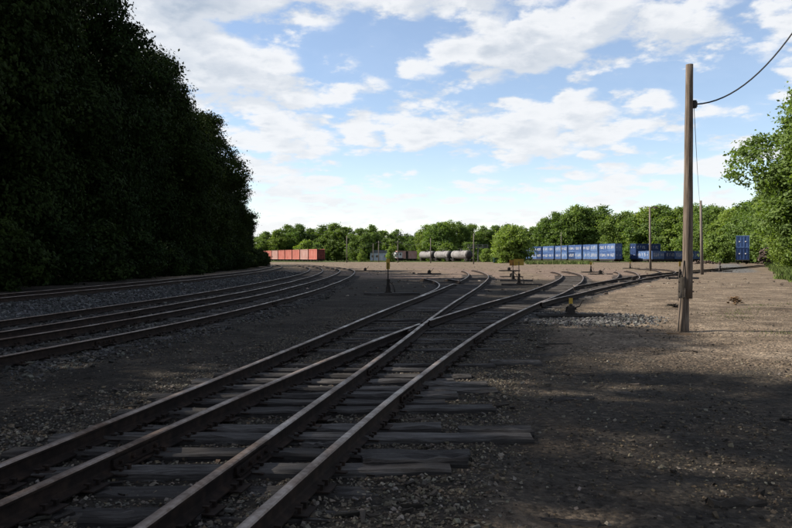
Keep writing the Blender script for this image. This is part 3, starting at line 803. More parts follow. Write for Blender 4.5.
# ------------------------------------------------------------------ utility poles and wires
o = empty('utility_pole', G(6.05, 15.1)); tag(o, 'big leaning wooden pole spliced to a broken stub on the sunlit dirt', 'pole', 'wooden poles of the yard')
mb = MB(); pts = [(.06 + .03 * t, 0.0, .70 + 4.9 * t) for t in np.linspace(0, 1, 12)]
mb.tube(pts, [.108 - .033 * t + random.uniform(-.003, .003) for t in np.linspace(0, 1, 12)], 14); mb.build('upper_pole', m_pole, o, True)
mb = MB(); mb.tube([(-.03, .01, -.3), (-.02, .01, .1), (-.01, .01, .5), (.0, .012, .9), (.01, .014, 1.15)], [.128, .118, .105, .098, .09], 12); mb.build('stub', m_pole, o, True)
mb = MB()   # torn sheath of wood on the left of the splice
for k in range(9):
    a = R(150 + k * 11); h0 = .66 + random.uniform(-.03, .05) + .01 * k; h1 = .86 + (4.5 - abs(k - 4.5)) * .03 + random.uniform(0, .25)
    rr = .142
    mb.box((.035 + rr * math.cos(a), rr * math.sin(a), (h0 + h1) / 2), (.022, .032, h1 - h0), Matrix.Rotation(a, 3, 'Z'), jit=.006)
mb.build('splinter_sheath', m_soil, o)
MB().tube([(-.03, -.06, 1.5), (-.10, -.08, .8), (-.16, -.08, .02)], .011, 5).build('ground_wire', m_wire, o)
mb = MB(); mb.tube([(.20, 0, 4.69), (.20, 0, 4.85)], [.045, .045], 8); mb.tube([(.2, 0, 4.72), (.2, 0, 4.82)], .06, 8); mb.tube([(.06, 0, 4.77), (.2, 0, 4.77)], .018, 6); mb.build('insulator', m_black, o)
mb = MB()
for zb in (1.05, .85):
    mb.tube([(-.13, -.02, zb), (.19, -.02, zb)], .014, 6)
mb.build('bolt', m_iron, o)

def pole(px_, py_, h, r, label, arms=0, lean=0.0, lamp=False):
    o = empty('utility_pole', G(px_, py_)); tag(o, label, 'pole', 'wooden poles of the yard')
    mb = MB(); mb.tube([(0, 0, -.2), (lean * .5, 0, h * .5), (lean, 0, h)], [r, r * .85, r * .68], 9); mb.build('shaft', m_pole_far, o, True)
    for k in range(arms):
        MB().box((lean, 0, h - .5 - .7 * k), (2.0, .14, .16)).build('crossarm', m_pole_far, o)
        for q in (-.85, -.4, .4, .85):
            MB().tube([(lean + q, 0, h - .42 - .7 * k), (lean + q, 0, h - .2 - .7 * k)], [.06, .04], 6).build('insulator', m_glass, o)
    if lamp:
        mb = MB(); mb.tube([(lean, 0, h - .1), (lean + .35, -.1, h + .08), (lean + .6, -.15, h)], .05, 6); mb.box((lean + .65, -.15, h - .05), (.5, .3, .2), taper=.6); mb.build('lamp_arm', m_scrap, o)
    return o
pole(27.9, 65.6, 6.75, .15, 'thin pale wooden pole with wire, just right of the big leaning pole', 0, -.16)
pole(30.4, 86, 7.6, .15, 'slim pole with lamp arm in front of the blue containers', 0, -.1, True)
pole(-16.4, 240, 9.0, .2, 'thin distant pole just right of the red railcars', 0)
pole(-6.3, 262, 7.7, .2, 'distant pole with cross arms in front of the white building', 1)
pole(.6, 235, 7.2, .17, 'short distant pole beside the little round tree and the red boxcar', 1)
pole(10.2, 212, 7.4, .16, 'distant pole in front of the second tank car', 0)
pole(19.6, 182, 7.8, .16, 'distant pole just right of the nearest tank car', 0, .05)
pole(58.5, 255, 10.6, .15, 'grey thin pole behind the blue container train', 0)
pole(-9.5, 300, 7.6, .18, 'far small pole left of the white building roof', 0)
def wire(p0, p1, sag, r, label, n=24):
    p0, p1 = Vector(p0), Vector(p1)
    pts = [p0.lerp(p1, i / n) - Vector((0, 0, sag * 4 * (i / n) * (1 - i / n))) for i in range(n + 1)]
    o = MB().tube(pts, r, 5).build('overhead_wire', m_wire)
    return tag(o, label, 'wire', 'overhead wires')
zb = gz1(6.05, 15.1)
wire((6.27, 15.1, zb + 4.77), (9.36, 14.26, 8.92), 1.04, .016, 'thick black twisted cable rising from the big pole to the upper right corner')
wire((6.24, 15.1, zb + 4.70), (27.76, 65.6, 6.7), .9, .007, 'thin wire hanging from the big pole to the thin pole behind it')
wire((-16.4, 240, 8.7), (-7.2, 262, 7.1), 2.6, .035, 'sagging far wire between the pole by the red cars and the cross arm pole')
wire((-5.5, 262, 7.1), (.2, 235, 6.7), .9, .03, 'sagging far wire left of the short pole by the red boxcar')
wire((1.0, 235, 6.7), (10.2, 212, 7.1), 1.3, .03, 'sagging far wire above the tank cars')

# ------------------------------------------------------------------ rail vehicles
def truck_parts(parent, x0, wb=1.7, r=.42, gauge=1.5):
    t = empty('truck'); t.parent = parent; t.location = (x0, 0, 0)
    for s_ in (-1, 1):
        mb = MB(); mb.box((0, s_ * .95, .55), (wb + .5, .16, .22)); mb.box((0, s_ * .95, .42), (.6, .2, .36)); mb.build('side_frame', m_iron, t)
        for q in (-1, 1):
            MB().tube([(q * wb / 2, s_ * .66, r + .16), (q * wb / 2, s_ * .82, r + .16)], r, 14).build('wheel', m_iron, t)
    MB().box((0, 0, .68), (.4, 2.1, .2)).build('bolster', m_iron, t)
    return t
def red_car(mat, mend):
    o = empty('gondola_car'); Ln, W, z0, z1 = 10.2, 3.0, 1.05, 4.55
    body = MB(); body.box((0, 0, (z0 + z1) / 2), (Ln - .12, W - .16, z1 - z0)); b = body.build('body', mat, o)
    for s_ in (-1, 1):
        for k in range(9):
            xx = -Ln / 2 + .12 + k * (Ln - .24) / 8
            MB().box((xx, s_ * (W / 2 - .03), (z0 + z1) / 2), (.14, .10, z1 - z0 - .06)).build('rib', mat, b)
        MB().box((0, s_ * (W / 2 - .025), z1 + .01), (Ln, .14, .16)).build('top_rail', mat, o)
        MB().box((0, s_ * (W / 2 - .025), z0 - .03), (Ln, .14, .22)).build('sill', mat, o)
        mb = MB()
        for k in range(4):
            mb.box((s_ * (Ln / 2 - .01), 0, z0 + .5 + k * .85), (.10, W - .3, .12))
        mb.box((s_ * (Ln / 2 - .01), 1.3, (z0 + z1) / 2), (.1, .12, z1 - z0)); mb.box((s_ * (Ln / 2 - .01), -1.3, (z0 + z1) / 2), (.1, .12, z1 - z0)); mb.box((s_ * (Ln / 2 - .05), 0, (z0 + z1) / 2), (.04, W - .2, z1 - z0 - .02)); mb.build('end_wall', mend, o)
        mb = MB()
        for k in range(6):
            mb.box((s_ * (Ln / 2 + .08), s_ * 1.15, z0 + .25 + k * .5), (.03, .42, .03))
        mb.build('ladder', m_iron, o)
        MB().box((s_ * (Ln / 2 + .18), 0, .85), (.4, .25, .25)).build('coupler', m_iron, o)
        truck_parts(o, s_ * (Ln / 2 - 1.6))
    MB().box((0, 0, .78), (Ln - .2, 2.3, .34)).build('underframe', m_iron, o)
    return o
RAILZ = .16
ords = ['first', 'second', 'third', 'fourth', 'fifth', 'sixth', 'seventh', 'eighth', 'ninth', 'tenth', 'eleventh', 'twelfth', 'thirteenth', 'fourteenth', 'fifteenth', 'sixteenth', 'seventeenth', 'eighteenth', 'nineteenth', 'twentieth']
m_redend = worn('shaded_red_paint', [(.3, (.045, .012, .010)), (.7, (.12, .03, .024))], 1.3, .8, bs=0)  # shade on the car ends put into a darker red
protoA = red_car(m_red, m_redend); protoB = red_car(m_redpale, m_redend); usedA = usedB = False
rd = Vector((-.40, .915)).normalized(); ra = math.atan2(rd.y, rd.x)
for i in range(8):
    p = Vector((-26.8, 258)) + rd * (5.5 + i * 11.25)
    pale = i in (1, 5)
    src = protoB if pale else protoA
    if pale and not usedB: o = src; usedB = True
    elif not pale and not usedA: o = src; usedA = True
    else: o = copy_tree(src)
    o.location = (p.x, p.y, RAILZ - .16 + .05); o.rotation_euler = (0, 0, ra)
    tag(o, ('bleached pale red' if pale else 'faded red') + ' ribbed gondola car, %s from the near right end of the red train' % ords[i], 'railcar', 'red railcars in a row')

# blue waste containers on flat cars
def marks(mb, Ln, W, H, s_, rows=1, seed=0):
    rr = random.Random(seed); x_ = -Ln / 2 + .5
    while x_ < Ln / 2 - .6:
        w = rr.uniform(.2, .36); hgt_ = rr.uniform(.7, 1.15)
        if rr.random() < .82:
            mb.box((x_ + w / 2, s_ * (W / 2 + .022), H * .52), (w * .35, .012, hgt_))
            if rr.random() < .8: mb.box((x_ + w / 2 + .12, s_ * (W / 2 + .022), H * .52 + rr.choice([-.4, 0, .42]) * .9), (w * .7, .012, .2))
        x_ += w + rr.uniform(.10, .24)
def container(mat, Ln=5.55, H=2.5, seed=0, mk=True, frame=None):
    o = empty('waste_container'); W = 2.5
    MB().box((0, 0, H / 2), (Ln - .1, W - .1, H - .06)).build('body', mat, o)
    fr = MB()
    for a in (-1, 1):
        for b in (-1, 1):
            fr.box((a * (Ln / 2 - .06), b * (W / 2 - .05), H / 2), (.14, .12, H))
        for zz in (.07, H - .07):
            fr.box((0, a * (W / 2 - .05), zz), (Ln - .26, .10, .14)); fr.box((a * (Ln / 2 - .06), 0, zz), (.10, W - .22, .14))
    fr.build('frame', frame or mat, o)
    for s_ in (-1, 1):
        mb = MB()
        for k in range(9):
            mb.box((-Ln / 2 + .45 + k * (Ln - .9) / 8, s_ * (W / 2 - .035), H / 2), (.13, .05, H - .34))
        mb.build('side_ribs', mat, o)
        if mk:
            mb = MB(); marks(mb, Ln, W, H, s_, 1, seed * 2 + s_); tag(mb.build('white_markings', m_white, o), kind='stuff')
        for q in (-.55, .6):
            MB().box((s_ * (Ln / 2 + .012), q, H * .5), (.012, .26, .22)).build('placard', m_white, o)
        mb = MB()
        for q in (-.9, -.3, .3, .9):
            mb.tube([(s_ * (Ln / 2 + .01), q, .15), (s_ * (Ln / 2 + .01), q, H - .15)], .03, 5)
        mb.build('door_bars', mat, o)
    return o
def flat_car(Ln):
    o = empty('flat_car')
    MB().box((0, 0, 1.02), (Ln, 2.7, .2)).build('deck', m_black, o)
    mb = MB(); mb.box((0, 0, .82), (Ln * .7, .8, .28)); mb.build('centre_sill', m_black, o)
    for s_ in (-1, 1):
        mb = MB(); mb.box((0, s_ * 1.3, .78), (Ln * .9, .12, .5)); mb.build('side_sill', m_black, o)
        MB().box((s_ * (Ln / 2 + .2), 0, .85), (.45, .25, .25)).build('coupler', m_iron, o)
        truck_parts(o, s_ * (Ln / 2 - 1.7))
    return o
CP = [container(m_blue, seed=1), container(m_lblue, seed=2, frame=m_blue), container(m_blue, seed=3), container(m_lblue, seed=4), container(m_navy, seed=5), container(m_lblue, seed=6), container(m_blue, seed=7, frame=m_lblue), container(m_lblue, seed=8, frame=m_navy)]
cused = [False] * 8
def put_container(k, loc, rz, label, grp='blue containers on the train'):
    o = CP[k] if not cused[k] else copy_tree(CP[k]); cused[k] = True
    o.location = loc; o.rotation_euler = (0, 0, rz)
    return tag(o, label, 'container', grp)
FC = flat_car(11.4); fused = False
def put_flat(loc, rz, label):
    global fused
    o = FC if not fused else copy_tree(FC); fused = True
    o.location = loc; o.rotation_euler = (0, 0, rz)
    return tag(o, label, 'flat car', 'black flat cars under the containers')
bd_ = Vector((-15.4, 81)).normalized(); ba = math.atan2(bd_.y, bd_.x)
TOPZ = 1.12
pat = [[0, 1, 6, 2], [5, 7, 3, 0], [1, 2, 4, 6], [3, 0, 2, 7], [2, 6, 0, 1], [4, 4, 5, 2], [1, 3, 7, 0], [0, 5, 2, 1]]
for i in range(8):
    c0 = Vector((72.3, 233)) + bd_ * (6.1 + i * 12.35)
    put_flat((c0.x, c0.y, 0.05), ba, 'black flat car under the %s stack from the long blue train\'s near end' % ords[i])
    for u, s_ in enumerate((-1, 1)):
        for lev in (0, 1):
            p = c0 + bd_ * s_ * 2.80
            put_container(pat[i][u * 2 + lev], (p.x, p.y, TOPZ + .05 + lev * 2.52), ba,
                          '%s %s container of the %s stack from the near end, long blue train' % (('lower', 'upper')[lev], ('near', 'far')[u], ords[i]))
# dark blue cars broadside between the long train and the slim pole
def side_cut(x0, y0, ang, n, lev, ks, what, zoff=0):
    d_ = Vector((math.cos(ang), math.sin(ang)))
    c0 = Vector((x0, y0)) + d_ * 5.9
    put_flat((c0.x, c0.y, .05), ang, 'black flat car ' + what)
    for u, s_ in enumerate((-1, 1)):
        for l in range(lev):
            p = c0 + d_ * s_ * 2.95
            put_container(ks[(u + l) % len(ks)], (p.x, p.y, TOPZ + .05 + l * 2.52), ang, '%s %s container on car %s' % (('lower', 'upper')[l], ('left', 'right')[u], what))
side_cut(77.5, 236, R(28), 2, 2, [4, 4], 'broadside behind the near end of the long blue train')
side_cut(77.5, 221, R(30), 2, 1, [1, 4], 'just left of the slim lamp pole')
side_cut(84.0, 226, R(112), 2, 1, [1, 3], 'with light blue sides left of the big pole')
side_cut(86.5, 226, R(18), 2, 1, [1, 3], 'half hidden behind the big leaning pole')
# lone car seen end on at the right
lx, ly = 72.2, 150
la = math.atan2(160 - 130, 84 - 66) 
la = R(64.6)
ld = Vector((math.cos(la), math.sin(la))); c0 = Vector((lx, ly)) + ld * 5.9
put_flat((c0.x, c0.y, .05), la, 'black flat car seen end on under the tall blue stack near the right hand trees')
for u, s_ in enumerate((-1, 1)):
    for l in range(2):
        p = c0 + ld * s_ * 2.95
        put_container(4 if l == 0 else 6, (p.x, p.y, TOPZ + .05 + l * 2.52), la, '%s %s container of the lone blue stack seen end on at the right' % (('lower', 'upper')[l], ('front', 'rear')[u]))

# tank cars
def tank_car(seed):
    o = empty('tank_car'); Ln = 15.6; r = 1.5; zc = 2.62
    mb = MB(); n = 20; prof = [(-.5, .0), (-.5, .35), (-.488, .7), (-.47, .9), (-.44, 1.0), (-.2, 1.0), (.2, 1.0), (.44, 1.0), (.47, .9), (.488, .7), (.5, .35), (.5, .0)]
    mb.tube([(Ln * .94 * a, 0, zc) for a, b in prof[1:-1]], [r * b for a, b in prof[1:-1]], n)
    for i in range(len(mb.f)):
        xs__ = sum(mb.v[j][0] for j in mb.f[i]) / len(mb.f[i])
        if abs(xs__) > Ln * .94 * .441: mb.m[i] = 1  # end caps coloured black to carry their shade
    sh = mb.build('tank_shell', [m_tank, m_black], o, True)
    for q in (-.28, 0, .28):
        MB().tube([(Ln * q - .06, 0, zc), (Ln * q + .06, 0, zc)], r + .03, 20).build('band', m_tank, sh)
    mb = MB(); mb.tube([(0, 0, zc + r - .05), (0, 0, zc + r + .35)], .45, 10); mb.tube([(.9, 0, zc + r - .05), (.9, 0, zc + r + .2)], .2, 8); mb.build('dome', m_tank, o)
    mb = MB()
    for s_ in (-1, 1):
        for q in (-1.5, 0, 1.5):
            mb.tube([(q, s_ * .85, zc + r - .3), (q, s_ * .85, zc + r + .75)], .04, 5)
        mb.tube([(-1.5, s_ * .85, zc + r + .75), (1.5, s_ * .85, zc + r + .75)], .04, 5)
    mb.build('handrail', m_black, o)
    MB().box((0, 0, zc + r - .02), (3.2, 1.9, .06)).build('platform', m_black, o)
    for s_ in (-1, 1):
        mb = MB(); mb.box((s_ * (Ln / 2 - 1.6), 0, 1.05), (3.2, 2.4, .22)); mb.box((s_ * (Ln / 2 - 2.2), 0, 1.35), (.5, 2.2, .5)); mb.build('saddle', m_black, o)
        MB().box((s_ * (Ln / 2 + .3), 0, .9), (.6, .25, .25)).build('coupler', m_iron, o)
        mb = MB()
        for q in (-1.25, 1.25):
            mb.tube([(s_ * (Ln / 2 - .1), q, 1.1), (s_ * (Ln / 2 - .1), q, 2.3)], .035, 5)
        mb.tube([(s_ * (Ln / 2 - .1), -1.25, 2.3), (s_ * (Ln / 2 - .1), 1.25, 2.3)], .035, 5); mb.build('end_rail', m_black, o)
        truck_parts(o, s_ * (Ln / 2 - 1.9))
    return o
tk = tank_car(0); tdv = Vector((-17, 52)).normalized(); ta = math.atan2(tdv.y, tdv.x)
for i in range(3):
    o = tk if i == 0 else copy_tree(tk)
    p = Vector((26.2, 252)) + tdv * (8.2 + i * 17.2)
    o.location = (p.x, p.y, 0.05); o.rotation_euler = (0, 0, ta)
    tag(o, ['nearest grey tank car with end shaded black, right one of three', 'middle one of the three grey tank cars', 'farthest grey tank car, left one of three beside the red boxcar'][i], 'tank car', 'grey tank cars')
# loading rack behind the near tank car
o = empty('loading_rack', (30.5, 268, 0)); tag(o, 'grey steel loading rack rising behind the nearest tank car', 'rack')
for a in (-3, 0, 3):
    for b in (-1, 1):
        MB().box((a, b, 2.6), (.22, .22, 5.2)).build('post', m_tank, o)
MB().box((0, 0, 5.3), (7.4, 2.4, .25)).build('platform', m_tank, o)
mb = MB()
for b in (-1.1, 1.1):
    mb.box((0, b, 6.4), (7.4, .1, .1)); mb.box((0, b, 5.9), (7.4, .08, .08))
    for a in (-3.6, -1.8, 0, 1.8, 3.6):
        mb.box((a, b, 5.9), (.1, .11, 1.1))
mb.build('railing', m_tank, o)
# red boxcar with open door and a pale car end
o = empty('boxcar', (4.6, 322, .05), R(14)); tag(o, 'faded red boxcar with open dark doorway left of the tank cars', 'boxcar')
MB().box((-2.55, 0, 2.75), (3.9, 2.9, 3.3)).build('body', m_redpale, o); MB().box((2.55, 0, 2.75), (3.9, 2.9, 3.3)).build('body', m_redpale, o)
MB().box((0, .3, 2.75), (1.2, 2.2, 3.28)).build('doorway', m_black, o); MB().box((0, 0, 4.47), (9.2, 3.1, .16)).build('roof', m_redpale, o); MB().box((0, 0, .98), (9.0, 2.8, .2)).build('underframe', m_black, o)
for s_ in (-1, 1): truck_parts(o, s_ * 3)
o = empty('white_car', (.4, 300, .05), R(40)); tag(o, 'small white and dark service car between the white building and the red boxcar', 'railcar')
MB().box((0, 0, 2.6), (3.4, 2.6, 2.3)).build('cab', m_white, o); MB().box((0, 0, 1.1), (5.0, 2.7, .5)).build('frame', m_black, o); MB().box((0, 0, 3.82), (3.7, 2.9, .14)).build('roof', m_roof, o)
for s_ in (-.8, .8): MB().box((s_, -1.31, 2.9), (.8, .04, .8)).build('window', m_glass, o)
for s_ in (-1, 1): truck_parts(o, s_ * 1.5, 1.2)
# pale building
o = empty('long_building', (-7.6, 330, 0), R(3)); tag(o, 'long low pale blue white building with grey roof among the trees', 'building')
MB().box((0, 0, 1.9), (8.6, 5, 3.8)).build('wall', m_siding, o); MB().prism([(-4.7, 3.8), (4.7, 3.8), (4.5, 5.0), (-4.5, 5.0)], -2.8, 2.8).build('roof', m_roof, o)
for a in (-3.1, -1.2, 2.8): w = MB().box((a, -2.52, 2.2), (1.1, .06, 1.0)).build('window', m_glass, o); MB().box((0, 0, 0), (.01, .01, .01))
MB().box((.9, -2.53, 1.4), (1.0, .06, 2.2)).build('door', m_white, o)
# teal skip by the tank cars
o = empty('dumpster', (32.5, 225, 0), R(4)); tag(o, 'dark teal dumpster beside the big round tree', 'dumpster')
MB().box((0, 0, .95), (4.2, 2.0, 1.5), taper=1.04).build('body', m_teal, o)
mb = MB(); mb.box((0, 0, 1.76), (4.5, 2.2, .12)); [mb.box((a, -1.05, .95), (.12, .14, 1.4)) for a in (-1.9, -.95, 0, .95, 1.9)]; mb.build('rim', m_teal, o)
MB().box((0, 0, .12), (4.0, 1.7, .2)).build('skid', m_black, o)

# scrap heap beside the lone blue car and low scrap along the far tracks
def heap(name, cx, cy, w, h, n, label):
    o = empty(name, (cx, cy, gz1(cx, cy))); tag(o, label, 'scrap', 'heaps of scrap by the far track')
    for k in range(n):
        t = random.random(); xx = random.uniform(-1, 1) * w * (1 - t * .75); zz = t * h
        mb = MB(); mb.box((0, 0, 0), (random.uniform(.5, 1.9), random.uniform(.15, .5), random.uniform(.1, .4)), jit=.06)
        b = mb.build('scrap_piece', m_scrap, o); b.location = (xx, random.uniform(-.9, .9), zz + .15); b.rotation_euler = (random.uniform(-.5, .5), random.uniform(-.7, .7), random.uniform(0, 3))
heap('scrap_heap', 84.5, 165, 1.9, 3.4, 70, 'brown scrap heap just right of the lone blue car')
heap('scrap_pile', 80, 186, 4.0, .55, 40, 'low rusty scrap pile between the thin pale pole and the lone blue car')

# ------------------------------------------------------------------ trees
def crown_mesh(name, lobes, n, leaf, mat, clump=.55, seed=0, perclump=26, droop=0.0, coh=.5, stray=0.0):
    r = np.random.default_rng(seed)
    lob = np.array(lobes)                      # x,y,z,r
    wts = lob[:, 3] ** 2; li = r.choice(len(lob), n // perclump, p=wts / wts.sum())
    d = r.normal(size=(len(li), 3)); d[:, 2] = d[:, 2] + .25; d /= np.linalg.norm(d, axis=1)[:, None]
    rad = lob[li, 3] * (r.uniform(.45, 1.08, len(li)) ** .6 + (r.random(len(li)) < stray) * r.uniform(0, .3, len(li)))
    cpos = lob[li, :3] + d * rad[:, None] * np.array([1, 1, .86])
    cs = clump * r.uniform(.6, 1.4, len(li))
    P = np.repeat(cpos, perclump, 0); D = np.repeat(d, perclump, 0); S = np.repeat(cs, perclump)
    P = P + r.normal(size=P.shape) * S[:, None] * np.array([.55, .55, .36])
    m_ = len(P)
    nr = D * coh + r.normal(size=(m_, 3)) * .75 + np.array([0, 0, .35]); nr /= np.linalg.norm(nr, axis=1)[:, None]
    u = np.cross(nr, r.normal(size=(m_, 3))); u /= np.linalg.norm(u, axis=1)[:, None] + 1e-9
    w = np.cross(nr, u); sz = leaf * r.uniform(.55, 1.35, m_)
    a = u * sz[:, None] * .5; b = w * sz[:, None] * .30; fold = nr * sz[:, None] * .10
    dz = np.zeros((m_, 3)); dz[:, 2] = -sz * droop
    V = np.stack([P - a, P - b * 1.0 - fold, P + a + dz, P + b - fold], 1).reshape(-1, 3)
    V[:, 2] = np.maximum(V[:, 2], .02)
    F = np.arange(m_ * 4).reshape(-1, 4)
    return np_mesh(name, V, F, [mat], False)
def make_lobes(H, Rr, base, k, seed, flat=1.0, top=.6):
    r = random.Random(seed); L_ = []
    for i in range(k):
        t = (i + r.random()) / k                       # height share
        prof = math.sin(math.pi * min(1, (t * .86 + .12))) ** top
        a = i * 2.399 + r.uniform(-.4, .4); rr = Rr * prof * r.uniform(.35, .82)
        lr = Rr * r.uniform(.24, .42) * (.65 + .5 * prof)
        zz = base + t * (H - base - lr * .7)
        L_.append((rr * math.cos(a), rr * math.sin(a), max(zz, lr * .55), lr))
    L_.append((0, 0, H - Rr * .28, Rr * .28))
    L_.append((0, 0, base + (H - base) * .5, Rr * .5))
    return L_
def trunk_mesh(H, r0, lobes, base, seed, n=8):
    r = random.Random(seed); mb = MB()
    pts = [(r.uniform(-.1, .1) * i * .5, r.uniform(-.1, .1) * i * .5, -.2 + H * .86 * i / 6) for i in range(7)]
    mb.tube(pts, [r0 * (1 - .84 * (i / 6)) + (.25 * r0 if i == 0 else 0) for i in range(7)], n)
    for lx_, ly_, lz, lr in lobes:
        z0 = max(base * .6, lz - math.hypot(lx_, ly_) * .8 - .5); z0 = min(z0, H * .8)
        mb.tube([(0, 0, z0), (lx_ * .5, ly_ * .5, z0 + (lz - z0) * .6), (lx_, ly_, lz)], [r0 * .34, r0 * .2, r0 * .07], 5)
    return mb.mesh('trunk', m_bark)
def species(H, Rr, base, k, n, leaf, mat, clump, seed, r0, per=26, top=.6):
    lb = make_lobes(H, Rr, base, k, seed, 1, top)
    return crown_mesh('crown', lb, n, leaf, mat, clump, seed, per, 0.0, 1.3 if mat is m_leafdk else .8, .10 if mat is m_leafdk else .02), trunk_mesh(H, r0, lb, base, seed), H
def tree(sp_, x_, y_, h, label, grp, name='deciduous_tree', rz=None, sxy=None):
    cr, tr, H0 = sp_
    o = empty(name, (x_, y_, gz1(x_, y_) - .05), random.uniform(0, 6.28) if rz is None else rz)
    s_ = h / H0; w_ = s_ if sxy is None else sxy
    o.scale = (w_, w_, s_)
    link('trunk', tr, o); link('crown', cr, o)
    return tag(o, label, 'tree', grp)
# tall wood on the left (seen from its shaded side)
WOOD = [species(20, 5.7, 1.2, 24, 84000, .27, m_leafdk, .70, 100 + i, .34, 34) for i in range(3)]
# unseen tall trees, crowns thinned to dapple the foreground light, then scrubby understorey
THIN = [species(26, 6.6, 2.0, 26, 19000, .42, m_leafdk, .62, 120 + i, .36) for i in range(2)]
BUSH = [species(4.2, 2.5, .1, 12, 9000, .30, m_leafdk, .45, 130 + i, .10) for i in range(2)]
wood = []
for i, (yy, xx, h) in enumerate([(-4, -24.5, 27.5), (3.5, -25, 26.5), (10.5, -25.5, 24.6), (17, -24.5, 22.6), (23, -25, 22.8), (29.5, -24.5, 23.2), (36, -25, 23.8), (42.5, -24.0, 23.4), (49, -25, 23.2), (56, -24.0, 24.4), (64, -24.9, 22.0), (71.5, -23.8, 22.4),
                                  (80, -24.8, 19.6), (88, -24.0, 19.6), (98, -25.2, 15.6), (106, -25.0, 15.2), (116, -26.6, 11.8), (124, -27.0, 11.0), (133, -28.8, 8.8), (142, -30.5, 7.4)]):
    wood.append((xx, yy, h))
for i, (xx, yy, h) in enumerate(wood):
    k = len(wood) - 1 - i
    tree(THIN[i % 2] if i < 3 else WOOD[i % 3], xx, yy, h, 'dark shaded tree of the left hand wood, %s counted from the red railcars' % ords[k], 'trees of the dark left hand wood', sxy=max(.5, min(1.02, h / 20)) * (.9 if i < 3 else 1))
for i in range(9):
    yy = 30 + i * 12.5
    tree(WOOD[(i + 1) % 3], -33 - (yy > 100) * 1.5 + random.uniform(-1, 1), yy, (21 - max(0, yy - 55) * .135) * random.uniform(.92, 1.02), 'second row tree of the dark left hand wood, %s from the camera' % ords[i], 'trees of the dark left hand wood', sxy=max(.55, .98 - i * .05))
for i in range(20):
    yy = 22 + i * 6.4
    tree(BUSH[i % 2], -19.6 - max(0, yy - 70) * .085 + random.uniform(-.6, .6), yy, random.uniform(3.2, 5.4) * (1 - .003 * yy), 'dark bush at the foot of the left hand wood, %s counted from the camera' % ords[i], 'bushes along the left hand track', 'bush')
# trees across the far side
FAR = [species(17, 6.2, .4, 24, 15000, .62, m_leaf, .95, 200 + i, .32, 22) for i in range(4)]
FARL = [species(16, 6.2, .3, 24, 15000, .60, m_leaflt, .95, 220 + i, .32, 22) for i in range(2)]
def at(px_, d):
    return (px_ - 396) / 720 * d
row = [(266, 372, 16.5), (277, 368, 17.0), (288, 380, 19.0), (299, 372, 18.5), (311, 378, 19.0), (323, 372, 19.8), (335, 368, 20.0), (347, 366, 19.0), (360, 330, 16.0), (372, 350, 16.5), (384, 360, 16.5), (396, 365, 15.5), (407, 370, 14.5),
       (419, 352, 15.0), (428, 340, 17.4), (438, 332, 19.6), (449, 336, 19.4), (460, 340, 18.6), (472, 352, 17.4), (484, 345, 17.2), (496, 350, 18.2), (509, 360, 18.4), (521, 350, 17.4), (533, 352, 17.4), (545, 345, 19.2),
       (556, 340, 21.6), (567, 336, 23.5), (578, 338, 25.2), (590, 340, 26.0), (602, 335, 24.2), (614, 330, 22.8), (626, 328, 23.2), (638, 322, 24.0), (650, 318, 23.0), (661, 312, 24.0), (672, 305, 24.5), (683, 300, 24.2), (695, 292, 24.6),
       (706, 280, 23.0), (717, 262, 21.0), (728, 250, 19.0), (739, 235, 18.4), (750, 222, 18.6), (762, 205, 18.6), (776, 190, 19.0), (792, 176, 19.0)]
for i, (px_, d, h) in enumerate(row):
    zone_ = ('behind the red railcars' if px_ < 345 else 'behind the white building' if px_ < 412 else 'behind the tank cars' if px_ < 480 else 'behind the big round tree' if px_ < 526 else 'behind the long blue train' if px_ < 655 else 'behind the big leaning pole' if px_ < 712 else 'behind the lone blue car')
    row[i] = (px_, d, h, zone_)
cnt = {}
for px_, d, h, zone_ in row:
    k = cnt.get(zone_, 0); cnt[zone_] = k + 1
    sp_ = FARL[k % 2] if px_ in (449, 578, 438, 303, 521, 614, 650, 695, 739) else FAR[(k + int(px_)) % 4]
    tree(sp_, at(px_, d), d, h * random.uniform(.90, 1.07), 'far green tree %s, %s from the left there' % (zone_, ords[k]), 'far tree line', sxy=h / 17 * random.uniform(1.0, 1.25))
k = 0
for px_ in range(262, 800, 28):
    d = 425 if px_ < 540 else 375 if px_ < 700 else 300
    tree(FAR[k % 4], at(px_, d), d + random.uniform(-10, 10), (15.5 if px_ < 540 else 23) * random.uniform(.9, 1.05), 'back row tree of the far tree line, %s from the left' % ords[k], 'back row of the far tree line', sxy=1.15); k += 1
